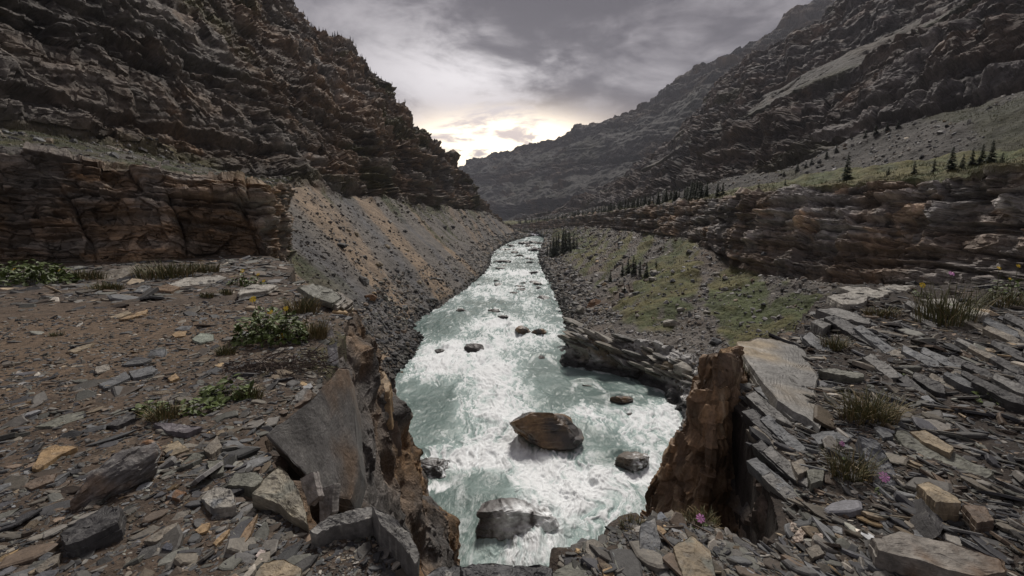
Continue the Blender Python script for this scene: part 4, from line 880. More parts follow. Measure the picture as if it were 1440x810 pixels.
SL(T, [(1292, 688), (1314, 707), (1328, 738), (1322, 752), (1304, 726)], 'dark', 'dark side of the tan wedge slab, made as a separate leaning piece', th=.05, tilt=(-.6, .3), lift=.03)  # the wedge's dark side, added as its own dark-coloured slab
SL('rock', [(1354, 710), (1386, 711), (1397, 731), (1374, 736)], 'brown', 'brown block on the right slope beside the tan wedge slab', th=.05)
SL('stone_beam', [(1228, 757), (1262, 747), (1330, 762), (1411, 786), (1414, 802), (1378, 812), (1300, 792), (1236, 773)], (.21, .19, .165), 'long beam-like grey stone in the lower right corner', 'rock', th=.10, layers=4, second='brown', amp=.03)
SL(T, [(1140, 611), (1164, 606), (1186, 602), (1206, 611), (1190, 621), (1152, 624)], 'blue', 'pointed blue grey slab below the dry grass roots', th=.05)
SL(T, [(1228, 600), (1246, 602), (1257, 613), (1242, 616)], 'blue', 'small blue slab under the right side of the dry grass tuft', th=.04)
SL('stone', [(1134, 661), (1160, 655), (1158, 676), (1140, 681)], 'green', 'squarish green grey stone left of the dark grass tuft', th=.04)
SL('stone', [(1112, 650), (1128, 645), (1138, 660), (1122, 668)], 'warm', 'brown grey stone at the edge of the dark recess', th=.04)
SL(T, [(901, 736), (921, 728), (929, 760), (928, 815), (898, 818)], 'blue', 'narrow upright grey slab beside the moss at the bottom', th=.05, tilt=(0, .3), lich=.7, second='grey')
SL(T, [(946, 768), (974, 752), (1000, 775), (1008, 820), (962, 820)], 'tan', 'broad tan slab right of the narrow upright slab', th=.05, second='green')
SL('rim_rock', [(905, 701), (960, 694), (1012, 711), (1072, 742), (1062, 753), (1000, 736), (950, 713), (908, 711)], 'grey', 'long lichen grey rim stone behind the moss on the right', 'rock', th=.16, lich=.9, lift=.07, amp=.05)
SL('rim_rock', [(869, 695), (905, 699), (902, 722), (882, 742), (872, 722)], 'grey', 'pale corner stone at the left end of the long rim stone', 'rock', th=.14, lich=.7, lift=.05)
SL('rim_rock', [(848, 716), (868, 706), (876, 735), (870, 762), (850, 760)], 'dark', 'dark purple stone between the moss and the rust slabs', 'rock', th=.14, lift=.03, second='purple')
SL('rust_slab', [(778, 737), (799, 738), (805, 770), (801, 797), (783, 792)], 'rust', 'rust stained slab at the left tip of the right ledge', 'rock', th=.15, second='dark', tilt=(-.3, .5), lift=.02)
SL('rust_slab', [(801, 739), (846, 730), (850, 760), (820, 778), (806, 770)], 'purple', 'dark grey slab next to the rust stained slab at the ledge tip', 'rock', th=.15, second='rust', tilt=(-.1, .4), lift=.02)
SL('rock', [(772, 808), (805, 790), (832, 800), (838, 830), (776, 832)], 'green', 'greenish slab at the bottom, right of the gorge opening', th=.05)
SL('stone', [(919, 726), (930, 719), (939, 730), (930, 739)], (.16, .175, .2), 'smooth blue grey pebble on the moss by the rim', th=.03, lich=0)
SL('stone', [(917, 736), (930, 740), (938, 748), (930, 753), (920, 746)], 'ochre', 'pale orange pebble below the blue grey one on the moss', th=.025, lich=0)
SL('stone', [(861, 776), (874, 769), (881, 784), (867, 793)], (.17, .19, .19), 'round blue green pebble in the lower gravel by the rust slabs', th=.03, lich=0)
SL('stone', [(847, 801), (861, 796), (864, 811), (850, 815)], 'ochre', 'yellow brown pebble at the bottom edge by the rust slabs', th=.03, lich=0)
SL('stone', [(1132, 772), (1150, 764), (1160, 778), (1142, 785)], 'warm', 'grey brown stone below the cream crystals at the bottom right', th=.03)
for i, (pp) in enumerate([[(598, 812), (612, 800), (648, 795), (660, 830), (600, 835)], [(646, 797), (690, 791), (722, 795), (720, 832), (655, 832)], [(716, 797), (760, 793), (778, 800), (776, 834), (718, 834)]]):
    SL('rim_rock', pp, (.085, .085, .088), ['left', 'middle', 'right'][i] + ' dark lichen stone of the three on the rim at bottom centre', 'rock', th=.25, lich=.9, amp=.07, at=1.98, tilt=(0, -.1))
SL('grey_fin', [(1068, 578), (1084, 598), (1106, 650), (1122, 702), (1114, 736), (1098, 690), (1076, 622)], (.16, .165, .17), 'tall thin grey blade of rock edging the dark recess', 'rock', th=.06, at=3.55, tilt=(-1.8, 1.6), lich=.6)
for i, (x, y) in enumerate([(1116, 742), (1128, 748), (1122, 756), (1150, 756), (1138, 740)]):
    SL('stone', [(x - 8, y), (x - 2, y - 8), (x + 7, y - 5), (x + 8, y + 4), (x - 3, y + 6)], (.5, .42, .35), 'cream coloured knobbly stone in the small cluster above the bottom right gravel', th=.03, lich=0, amp=.12, group='cream knobbly stones', n=32)
# brown fin of rock standing in front of the right ledge
# brown fin of rock standing in front of the right ledge: a loft of height stations round its front
def fin(name, rows, mat, base_c, second, seed, label, amp=1.0, ni=260, segs=(50, 70, 70, 50)):
    net = [[PY(*q) for q in row] for row in rows]
    P, u, vs = loft(net, ni, segs, 30); c0 = P.mean((0, 1)); P = P.astype(float); N_ = normals(P)
    f1, r1_ = facets(P * [1, 1, .55], (.30, .30, .30), seed); f2, r2_ = facets(P * [1, 1, .6] + .3, (.10, .10, .09), seed + 3)
    st_ = fbm(P * [1, 1, .22], 7, 4, seed + 5)
    D = .075 * f1 + .026 * f2 + .05 * st_ + .10 * fbm(P, 2.2, 4, seed + 9)
    D = D * amp * np.minimum(1, np.minimum(u / .05 + .35, 1))
    col = cmix(np.broadcast_to(np.asarray(base_c, F32), P.shape).astype(F32), np.asarray(second, F32), sstep(-.1, .25, fbm(P * [1, 1, .3], 3.2, 4, seed + 11) + .2 * (r1_ - .5)))
    col = cmix(col, np.array((.27, .21, .14), F32), sstep(.12, .4, fbm(P * [1, 1, .25], 5, 4, seed + 13)) * .7)
    col = np.clip(col * np.exp(.6 * (r1_ - .5) + .7 * (r2_ - .5))[..., None], .012, 1)
    V = (P + N_ * D[..., None] - c0).reshape(-1, 3); ni_, nj = P.shape[:2]
    F = quads(ni_, nj); cap = np.array([[k, k + 1, nj - 2 - k, nj - 1 - k][::1] for k in range((nj - 1) // 2) if k + 1 < nj - 2 - k])
    o = mesh_from(name, V, [F, cap], mat, col.reshape(-1, 3)); o.location = c0
    return setp(o, label, 'rock')
fin('rock_pinnacle', [[(1000, 502, 4.55), (992, 500, 4.35), (1008, 494, 4.2), (1026, 497, 4.3), (1030, 500, 4.55)], [(996, 512, 4.7), (985, 512, 4.4), (1006, 506, 4.1), (1034, 508, 4.3), (1042, 508, 4.7)],
  [(990, 560, 4.9), (978, 560, 4.4), (1004, 570, 3.95), (1050, 575, 4.2), (1066, 570, 4.7)], [(980, 610, 5.1), (968, 606, 4.4), (1000, 640, 3.85), (1072, 645, 4.1), (1090, 630, 4.7)],
  [(965, 660, 5.3), (935, 655, 4.6), (990, 700, 3.8), (1088, 705, 3.95), (1115, 690, 4.6)], [(940, 700, 5.5), (908, 695, 4.7), (975, 745, 3.8), (1095, 760, 3.9), (1125, 740, 4.6)], [(930, 780, 5.6), (885, 780, 4.8), (965, 840, 3.8), (1100, 850, 3.9), (1140, 820, 4.6)]],
  M_STONE, (.125, .082, .05), (.17, .105, .055), 61, 'brown pointed fin of rock rising out of the gorge against the right ledge')
V, Fc = rock_mesh(41, (.13, .27, .15), cuts=11, rough=.10); g, s = G(170, 690)
o = mesh_from('pyramid_rock', V, Fc, M_STONE, rock_col(V, (.15, .14, .135), 41, PAL['brown'], .8)); o.location = g + np.array([0, .06, .06]); o.rotation_euler = (.35, -.25, -.55)
setp(o, 'big pyramid-shaped grey rock with pale streaks on the left ledge', 'rock')
V, Fc = rock_mesh(43, (.10, .12, .10), cuts=11, rough=.10); g, s = G(205, 655)
o = mesh_from('rock', V, Fc, M_STONE, rock_col(V, (.17, .17, .165), 43, PAL['rust'], .6)); o.location = g + np.array([0, .03, .05]); o.rotation_euler = (.2, .1, .4)
setp(o, 'knobbly grey rock resting against the top of the pyramid-shaped rock', 'rock')
# ------------------------------------------------------------------ loose chips
CH = np.array([(.12, .123, .125), (.14, .14, .12), (.145, .135, .12), (.24, .19, .13), (.135, .10, .072), (.055, .055, .06), (.29, .265, .225), (.17, .15, .12), (.11, .107, .103), (.30, .21, .11)], F32)
CW = np.array([3, 2.6, 3, .9, 2.6, 3.0, .55, 2.2, 2.6, .18]); CW /= CW.sum()
def plates(pos, size, elong, thick, yaw, tiltx, tilty, col, seed, nv=8, inset=.86):
    r = np.random.default_rng(seed); n = len(pos)
    a = np.linspace(0, 2 * np.pi, nv, endpoint=False)[None] + r.uniform(-.25, .25, (n, nv)); rad = r.uniform(.62, 1.12, (n, nv))
    x = np.cos(a) * rad * size[:, None]; y = np.sin(a) * rad * (size * elong)[:, None]; t = (size * thick)[:, None]
    z_top = r.normal(0, .12, (n, nv)) * t
    ring = lambda f, z: np.stack([x * f, y * f, z + 0 * x], -1)
    V = np.stack([ring(inset, t + z_top), ring(1.0, .55 * t + z_top * .6), ring(.94, -1.0 * t)], 1)      # n,3,nv,3
    ct, st = np.cos(tiltx), np.sin(tiltx); 
    X, Y, Z = V[..., 0], V[..., 1], V[..., 2]; e = lambda q: q[:, None, None]
    Y, Z = Y * e(ct) - Z * e(st), Y * e(st) + Z * e(ct); c2, s2 = np.cos(tilty), np.sin(tilty); X, Z = X * e(c2) + Z * e(s2), -X * e(s2) + Z * e(c2)
    cy_, sy_ = np.cos(yaw), np.sin(yaw); X, Y = X * e(cy_) - Y * e(sy_), X * e(sy_) + Y * e(cy_)
    V = np.stack([X, Y, Z], -1) + pos[:, None, None, :]
    base = (np.arange(n) * 3 * nv)[:, None]; k = np.arange(nv); k2 = (k + 1) % nv
    top = base + k[None]
    sq = np.concatenate([np.stack([q * nv + k, (q + 1) * nv + k, (q + 1) * nv + k2, q * nv + k2], -1) for q in (0, 1)])
    side = (base[:, :, None] + sq[None]).reshape(-1, 4)
    return V.reshape(-1, 3), [top, side], np.repeat(col, 3 * nv, 0)
def chip_cols(r, n, jit=.25, w=CW):
    c = CH[r.choice(len(CH), n, p=w)] * F32(.7); return c * np.exp(r.normal(0, jit, (n, 1))).astype(F32)
r = np.random.default_rng(77); n0 = 90000
az = r.uniform(-1.13, 1.13, n0); rad = np.exp(r.uniform(math.log(1.15), math.log(23), n0)); x, y = rad * np.sin(az), rad * np.cos(az)
sdc, _ = sdist(x, y); keep = sdc < -.03
pn = fbm(stk(x, y, 0 * x), .35, 4, 801); pn2 = fbm(stk(x, y, 0 * x), 1.3, 3, 803)
path = sstep(2.2, 3.6, np.abs(x + 6.0) * .55 + np.abs(y - 5.2) * .35 + 1.0 * pn2) * (x < 0) + (x >= 0)       # bare soil of the path keeps few chips
keep &= r.random(n0) < np.clip(.45 + 1.1 * pn + .5 * pn2 + .15, .12, 1) * np.clip(.3 + .7 * path, 0, 1) * (1 - .8 * np.exp(-((x + 6.2) / 3.0) ** 2 - ((y - 6.0) / 2.4) ** 2))
x, y, rad = x[keep], y[keep], rad[keep]; n = len(x)
size = rad ** .62 * np.exp(r.normal(-4.75, .55, n)); size = np.clip(size, .005, .17)
z = ground_z(x, y) + size * r.uniform(-.12, .12, n)
pos = np.stack([x, y, z], -1)
yaw = np.where(x < 0, -.42, .38) + r.normal(0, .55, n)
V, Fc, c = plates(pos, size, r.uniform(1.0, 2.6, n), r.uniform(.10, .32, n), yaw, r.normal(.0, .22, n), r.normal(0, .25, n) + np.where(x > 1, .25, .05), chip_cols(r, n, .48), 5)
n1_ = 130000; az1 = r.uniform(-1.13, 1.13, n1_); rad1 = np.exp(r.uniform(math.log(1.1), math.log(11), n1_)); x1, y1 = rad1 * np.sin(az1), rad1 * np.cos(az1)
k1 = (sdist(x1, y1)[0] < -.02) & (r.random(n1_) < np.clip(.6 + fbm(stk(x1, y1, 0 * x1), .8, 4, 807), .15, 1)); x1, y1, rad1 = x1[k1], y1[k1], rad1[k1]; m1 = len(x1)
s1_ = rad1 ** .7 * np.exp(r.normal(-5.75, .4, m1)); p1 = stk(x1, y1, ground_z(x1, y1) + .05 * s1_)
V1, F1, c1 = plates(p1, s1_, r.uniform(1, 2.2, m1), r.uniform(.2, .5, m1), r.uniform(0, 6.28, m1), r.normal(0, .3, m1), r.normal(0, .3, m1), chip_cols(r, m1, .5), 6, 5, .8)
o = mesh_from('slate_grit', V1, F1, M_CHIP, c1); setp(o, 'fine slate grit between the larger chips on the near ledges', 'grit', kind='stuff')
o = mesh_from('slate_chips', V, Fc, M_CHIP, c); setp(o, 'loose slate chips and grit covering the near ledges', 'gravel', kind='stuff')
def chip_variant(seed, el, th):
    rr_ = np.random.default_rng(seed); a = np.linspace(0, 2 * np.pi, 7, endpoint=False) + rr_.uniform(-.3, .3, 7); ra = rr_.uniform(.7, 1.1, 7)
    top = np.stack([np.cos(a) * ra, np.sin(a) * ra * el, 0 * a], 1)
    A, F, cc = slab_mesh(top, (0, 0, -th), seed, 36, .035, 2, .06, .03)
    return A - cc, F
VAR = []
for i in range(18):
    A, F = chip_variant(500 + i, [1.2, 1.6, 2.1, 1.4, 2.6, 1.1][i % 6], [.16, .22, .3][i % 3])
    VAR.append((A, F, rock_col(A, CH[i % 10], 500 + i, None, .2)))
meshes = {}
n = 0; tries = 0
rz_ = np.random.default_rng(123)
ZONES = [(-1.05, -.62, 1.7, 3.6, 62, 'flat slate chip among loose gravel on the lower left ledge', 'chips on the lower left ledge'), (-.80, -.28, 3.4, 7.5, 62, 'flat stone lying on the gravel of the left ledge by the flowers', 'flat stones on the left ledge by the flowers'),
         (.62, 1.05, 1.8, 3.8, 70, 'slate chip lying aslant on the lower right ledge', 'chips on the lower right ledge'), (.15, .62, 1.75, 2.5, 40, 'small stone in the gravel behind the right rim', 'stones behind the right rim')]
for (a0, a1, r0, r1, cnt, lab, grp) in ZONES:
    k = 0
    while k < cnt:
        a = rz_.uniform(a0, a1); R0 = math.exp(rz_.uniform(math.log(r0), math.log(r1))); xx_, yy_ = R0 * math.sin(a), R0 * math.cos(a)
        if sdist(np.array([xx_]), np.array([yy_]))[0][0] > -.08: continue
        v = rz_.integers(18); key = v
        if key not in meshes:
            o = mesh_from('slate_chip', VAR[v][0], VAR[v][1], M_STONE, VAR[v][2]); meshes[key] = o
        else: o = meshes[key].copy(); COL.objects.link(o)
        s = .0165 * R0 ** .6 * math.exp(rz_.normal(0, .35)); o.scale = (s, s, s)
        o.location = (xx_, yy_, float(ground_z(xx_, yy_)) + s * .2); o.rotation_euler = (rz_.normal(0, .2), rz_.normal(.1 if xx_ < 0 else .25, .2), (-.42 if xx_ < 0 else .38) + rz_.normal(0, .5))
        setp(o, lab, 'stone', grp); k += 1
# ------------------------------------------------------------------ rubble on the slopes and along both banks
def scatter(S, vmask, n, px0, px1, seed, wmin, wmax, name, label, thick=(.3, .7), dark=None, cols=None):
    r = np.random.default_rng(seed); Pq, N_ = S['P'], S['N']; idx = np.nonzero(vmask.ravel())[0]
    idx = r.choice(idx, n); p = Pq.reshape(-1, 3)[idx]; nn_ = N_.reshape(-1, 3)[idx]
    d = np.linalg.norm(p - EYE, axis=1); size = np.clip(d / FPX * px0 * (px1 / px0) ** (r.random(n) ** 2.2), wmin, wmax)
    c = chip_cols(r, n, .3) * F32(1.3) if cols is None else cols(r, n)
    if dark is not None: c = c * np.clip(mix(.3, 1., sstep(dark[0], dark[1], p[:, 2]))[:, None], 0, 1)
    p = p + r.normal(0, .3, (n, 3)) * size[:, None] * [1, 1, 0]
    V, Fc, cc = plates(p.astype(float), size, r.uniform(.8, 1.9, n), r.uniform(*thick, n), r.uniform(0, 6.28, n), r.normal(0, .5, n), r.normal(0, .5, n), c.astype(F32), seed, 7, .7)
    o = mesh_from(name, V, Fc, M_SCREE, cc); return setp(o, label, 'rubble', kind='stuff')
A = LM_; vm = (A['vs'][None] > 1.02) & (A['vs'][None] < 2.0) & (A['P'][..., 1] < 330); nz_ = fbm(A['P'], .06, 3, 811)
scatter(A, vm & (nz_ > .0), 5500, .4, 2.4, 1, .03, .8, 'talus_rubble', 'grey and tan stones strewn over the left talus', cols=lambda r, n: np.array((.115, .10, .085)) * np.exp(r.normal(0, .35, (n, 1))))
scatter(A, vm & (A['P'][..., 1] < 75) & (A['P'][..., 1] > 25), 5000, .6, 2.8, 2, .04, .4, 'talus_rubble', 'coarser grey stones on the near part of the left talus', cols=lambda r, n: np.array((.12, .11, .10)) * np.exp(r.normal(0, .4, (n, 1))))
scatter(BL_, (BL_['vs'][None] > 2.02) & (BL_['gr'] < .6), 1300, .8, 4.5, 9, .03, .4, 'ledge_rubble', 'broken stones in the turf on top of the left bluff')
vm = (A['vs'][None] > .45) & (A['vs'][None] < 1.2) & (A['P'][..., 1] > 20)
scatter(A, vm & (A['P'][..., 1] < 64), 5200, .9, 4.2, 3, .08, .7, 'bank_stones', 'black and grey stones of the stony point on the left bank', dark=(.1, 2.0))
scatter(A, vm & (A['P'][..., 1] >= 60), 2600, .6, 2.4, 4, .1, 1.2, 'bank_stones', 'stones along the upper left bank', dark=(.1, 1.2))
A = RB_; vm = (A['vs'][None] > .5) & (A['vs'][None] < 2.95) & (A['P'][..., 1] > 20); g0 = A['gr']; nz_ = fbm(A['P'], .1, 3, 813)
def pale_cols(r, n): 
    c = chip_cols(r, n, .3) * F32(1.3); c[r.random(n) < .3] = (.3, .29, .28); return c
scatter(A, vm & (g0 < .45), 8000, .5, 3.0, 5, .05, .9, 'slope_rubble', 'grey rubble on the right bank slope', cols=pale_cols)
scatter(A, vm & (A['vs'][None] > 1.2), 1800, .7, 4.0, 6, .06, 1.1, 'slope_rubble', 'pale stones scattered through the grass of the right slope', cols=pale_cols)
scatter(A, (A['vs'][None] > .45) & (A['vs'][None] < 1.35) & (A['P'][..., 1] > 42), 6000, .8, 3.6, 7, .08, .9, 'bank_stones', 'dark and pale stones along the right bank', dark=(.2, 1.6), cols=pale_cols)
A = RM_; vm = (A['rk'] < .5) & (A['vs'][None] < 1.2) & (A['gm'] < .7)
scatter(A, vm, 6500, .4, 2.4, 8, .1, 1.2, 'scree_rubble', 'pale rubble on the mountain scree above the right terrace', cols=pale_cols)
# ------------------------------------------------------------------ single boulders on banks and slopes
lows = [rock_mesh(950 + i, (1, .8, .6), cuts=10, rough=.08, lo=True, power=.8) for i in range(6)]
def screen_index(S):
    if 'scr' not in S: S['scr'] = proj(S['P'])
    return S['scr']
def on(S, px, py, vmin=-1, vmax=99):
    X, Y = screen_index(S); d = np.hypot(X - px, Y - py) + 1e4 * ((S['vs'] < vmin) | (S['vs'] > vmax))[None]
    m = d < max(d.min() + .01, 2.5); k = np.argmin(np.where(m, S['P'][..., 1], 1e9)); return S['P'].reshape(-1, 3)[k]
def boulder(S, px, py, w, colr, label, group=None, seed=0, cat='boulder', sink=.25):
    p = on(S, px, py); s = np.linalg.norm(p - EYE) / FPX * w / 2; V, Fc = lows[seed % 6]; V = V * s
    o = mesh_from('boulder', V, Fc, M_SCREE, rock_col(V, PAL[colr], seed, None, .3)); o.location = p + np.array([0, 0, s * (.6 - sink) * .6]); o.rotation_euler = (.1 * (seed % 3), .1 * (seed % 4), seed * 1.7)
    return setp(o, label, cat, group)
rb = np.random.default_rng(31)
for i, (x, y, w, c_, l) in enumerate([(1170 - 225, 455, 22, 'pale', 'pale boulder where the right slope meets the folded ledge'), (818, 437, 20, 'pale', 'bright whitish boulder among stones on the right bank'), (835, 428, 26, 'rust', 'reddish brown slab-like boulder above the right bank stones'), (918, 392, 14, 'pale', 'pale boulder in grass below the terrace bluff'), (1005, 480, 20, 'blue', 'smooth blue grey boulder at the top of the folded ledge'),
   (965, 525, 30, 'pale', 'big pale block at the right end of the folded ledge'), (940, 515, 26, 'tan', 'round tan boulder beside the big pale block'), (512, 395, 20, 'grey', 'flat grey boulder high on the near talus'), (535, 372, 16, 'tan', 'tan boulder low on the talus fan'), (480, 345, 16, 'dark', 'dark boulder in the middle of the near talus'), (560, 380, 12, 'dark', 'dark boulder near the foot of the tan talus streak'), (520, 418, 18, 'rust', 'brown boulder on the talus above the black stony point')]):
    boulder(LM_ if x < 700 else RB_, x, y, w, c_, l, seed=i)
def flat_slab(S, px, py, w, colr, label, group, seed):
    p = on(S, px, py); s = np.linalg.norm(p - EYE) / FPX * w / 2; V, Fc = lows[seed % 6]; V = V * [s, s * .7, s * .34]
    o = mesh_from('flat_boulder', V, Fc, M_SCREE, rock_col(V, PAL[colr], seed, None, .4)); o.location = p + np.array([0, 0, s * .1]); o.rotation_euler = (-.15, .32 + .1 * math.sin(seed * 3.1), -.35 + .25 * math.sin(seed * 1.9))
    return setp(o, label, 'boulder', group)
for i in range(46):
    fx = rb.random(); flat_slab(RB_, 800 + 185 * fx, 462 + 70 * fx + rb.uniform(-14, 22), rb.uniform(20, 46), ['pale', 'grey', 'pale', 'warm', 'grey'][i % 5], 'pale grey flat slab in the layered ledge above the right waterline', 'slabs of the layered ledge', i)
for i in range(34):
    boulder(LM_, *[(545 + rb.uniform(-8, 60), rb.uniform(430, 570), rb.uniform(8, 15)) for _ in (0,)][0], ['dark', 'grey', 'blue'][i % 3], 'dark angular boulder on the black stony point of the left bank', 'boulders on the black stony point', i)
for i in range(40):
    boulder(RB_, rb.uniform(775, 900), rb.uniform(385, 465), rb.uniform(6, 13), ['pale', 'grey', 'warm', 'blue'][i % 4], 'grey boulder among the stones of the right bank', 'boulders on the right bank', i)
for i in range(30):
    boulder(RB_, rb.uniform(850, 1080), rb.uniform(340, 440), rb.uniform(6, 12), ['pale', 'grey', 'blue'][i % 3], 'pale boulder lying in the grass of the right slope', 'boulders on the grassy right slope', i)
for i in range(24):
    boulder(LM_, rb.uniform(430, 660), rb.uniform(300, 400), rb.uniform(5, 10), ['grey', 'tan', 'dark'][i % 3], 'lone stone resting on the left talus', 'boulders on the left talus', i)
# ------------------------------------------------------------------ spruces
def spruce_parts(seed, h=1.0, narrow=.16, levels=26):
    r = np.random.default_rng(seed); V = []; F = []
    def tri(a, b, c): k = len(V); V.extend([a, b, c]); F.append((k, k + 1, k + 2))
    lean = r.normal(0, .02, 2)
    for L in range(levels):
        f = L / (levels - 1); z = .05 + .95 * f * .98; R = narrow * (1 - f) ** .8 * (.75 + .5 * r.random()) + .012
        nb = int(9 - 4 * f)
        for b in range(nb):
            if r.random() < .14: continue
            a = r.uniform(0, 6.283); l = R * r.uniform(.6, 1.15); dz = -.05 * l / narrow * r.uniform(.4, 1.3) - .012
            d = np.array([math.cos(a), math.sin(a), 0]); t = np.array([-d[1], d[0], 0]); o = np.array([lean[0] * f, lean[1] * f, z])
            w = l * r.uniform(.28, .45); tip = o + d * l + [0, 0, dz + .015]; m1 = o + d * l * .55 + t * w + [0, 0, dz * .7 - .012]; m2 = o + d * l * .55 - t * w + [0, 0, dz * .7 - .012]
            tri(o, m1, tip); tri(o, tip, m2)
            for q in range(3):
                s = r.uniform(.25, .9); p = o + d * l * s + t * w * r.uniform(-.7, .7) + [0, 0, dz * s]
                tri(p, p + d * .03 + t * .02 + [0, 0, -.03], p + d * .035 - t * .015 + [0, 0, -.015])
    tri(np.array([lean[0], lean[1], 1.02]), np.array([.012, 0, .95]), np.array([-.012, 0, .95]))
    n = 7; tv = []; 
    for z, q in ((-.04, .020), (.5, .011), (.98, .002)):
        for k in range(n): tv.append((q * math.cos(k * 6.283 / n) + lean[0] * z, q * math.sin(k * 6.283 / n) + lean[1] * z, z))
    tf = [(i * n + k, i * n + (k + 1) % n, (i + 1) * n + (k + 1) % n, (i + 1) * n + k) for i in range(2) for k in range(n)]
    return (np.array(V), np.array(F)), (np.array(tv), np.array(tf))
PROTO = {}
def spruce(p, h, label, group, v=0, fat=1.0):
    if v not in PROTO:
        (V, F), (tv, tf) = spruce_parts(70 + v, narrow=[.15, .18, .13, .22][v])
        t = empty('spruce_tree', p, label, 'tree', group)
        mesh_from('crown', V, F, M_NEEDLE, parent=t); mesh_from('trunk', tv, tf, M_BARK, parent=t); PROTO[v] = t
    else:
        t = copy_tree(PROTO[v]); t['label'] = label; t['group'] = group
    t.location = p; t.scale = (h * fat, h * fat, h); t.rotation_euler = (0, 0, (p[0] * 7.1) % 6.28)
rt = np.random.default_rng(44)
def tree_at(S, px, py, hpx, label, group, v=None, vmin=-1, vmax=99, fat=1.0):
    p = on(S, px, py, vmin, vmax); s = np.linalg.norm(p - EYE) / FPX
    spruce(p, hpx * s, label, group, int(rt.integers(4)) if v is None else v, fat)
for x, y, h in [(772, 360, 22), (776, 353, 20), (778, 359, 27), (783, 357, 24), (786, 351, 27), (789, 355, 30), (793, 348, 30), (795, 352, 32), (798, 346, 24), (800, 350, 26), (805, 348, 20), (810, 345, 12), (768, 357, 14), (781, 350, 22), (803, 352, 14)]:
    tree_at(RB_, x, y, h, 'dark spruce in the clump beside the river on the right bank', 'spruces in the riverside clump', vmin=1.05, vmax=2.9)
for x, y, h, l in [(875, 386, 18, 'short spruce at the left end of the clump on the grassy slope'), (881, 384, 23, 'tall spruce second from the left in the clump on the grassy slope'), (888, 385, 26, 'tallest spruce in the middle of the clump on the grassy slope'), (894, 384, 20, 'narrow pale spruce right of the tallest one on the grassy slope'), (901, 385, 19, 'bushy spruce near the right of the clump on the grassy slope'), (909, 386, 20, 'broad spruce at the right end of the clump on the grassy slope'),
                   (856, 396, 16, 'single small spruce standing left of the clump on the grassy slope'), (877, 408, 10, 'low bushy spruce on the green bank below the clump'), (921, 372, 9, 'tiny spruce on the grass up the slope right of the clump')]:
    tree_at(RB_, x, y, h, l, None, vmin=1.1, vmax=2.9, fat=1.15)
for i in range(112):
    f = rt.random() ** .8; x = 800 + 195 * f; y = 306 - 27 * f ** 1.1 + rt.normal(0, 1.6)
    tree_at(RB_, x, y - 1, (7 + 15 * f) * rt.uniform(.55, 1.15), 'dark spruce in the belt along the edge of the right terrace', 'spruces along the terrace edge', vmin=4.2, vmax=5.6)
for i in range(46):
    x = rt.uniform(725, 815); y = 317 - 11 * (x - 725) / 90
    tree_at(RB_, x, y, rt.uniform(4, 8.5), 'tiny distant spruce in the belt at the far end of the terrace', 'distant spruces at the end of the terrace', vmin=4.2, vmax=5.8)
for x, y, h, l in [(985, 280, 26, 'spruce at the right end of the terrace belt, taller than its neighbours'), (1007, 274, 22, 'left spruce of a pair standing apart on the terrace edge'), (1016, 272, 20, 'right spruce of a pair standing apart on the terrace edge'), (1067, 264, 11, 'small bushy spruce on the terrace grass above the pale bluff'), (1105, 258, 9, 'low round spruce on the terrace between two taller trees'),
                   (1190, 250, 35, 'lone leaning spruce on the terrace, the tallest on the right'), (1247, 245, 11, 'low bushy spruce right of the lone leaning one'), (1285, 242, 16, 'small dark spruce on the terrace, first of the right-hand group'), (1312, 240, 17, 'small dark spruce between the first and the big one of the right-hand group'), (1335, 237, 29, 'big bushy spruce in the right-hand group on the terrace'), (1352, 234, 17, 'low spruce close beside the big bushy one'),
                   (1366, 233, 19, 'dark spruce in the far right group, lower of its pair'), (1378, 231, 24, 'dark spruce in the far right group, taller of its pair'), (1392, 230, 28, 'densest dark spruce of the far right group'), (1408, 228, 13, 'short spruce at the right end of the far right group')]:
    tree_at(RB_, x, y, h * .78, l, None, v=3 if h < 20 else 1, vmin=4.2, vmax=5.9, fat=1.2)
for i, (x, y) in enumerate([(1175, 213), (1160, 222), (1132, 233), (1120, 238), (1230, 188), (1245, 182), (1215, 192), (1262, 178), (1100, 246), (1140, 229)]):
    tree_at(RM_, x, y, rt.uniform(6, 10), 'dark stunted spruce on the scree slope above the terrace', 'stunted spruces on the scree above the terrace', v=3, vmin=.3, vmax=1.3, fat=1.5)
X, Y = screen_index(LM_); P_ = LM_['P'].reshape(-1, 3); Xf, Yf = X.ravel(), Y.ravel()
sel = (LM_['vs'][None] > 2.6) & (LM_['vs'][None] < 4.6) & np.ones_like(X, bool); sel = sel.ravel()
for i in range(40):
    x = 408 + 170 * (i + rt.uniform(-.4, .4)) / 40
    if (x > 536 and i % 2) or rt.random() < .25: continue
    m = sel & (np.abs(Xf - x) < 1.2)
    if not m.any(): continue
    k = np.nonzero(m)[0]; k = k[np.argmin(Yf[k])]; p = P_[k]; s = np.linalg.norm(p - EYE) / FPX
    if Yf[k] < -12: continue
    h = rt.uniform(2.5, 6.5) * s
    spruce(p - np.array([0, 0, .12 * h]), h, 'tiny spruce on the skyline of the left mountain', 'spruces on the left skyline', int(rt.integers(3)))
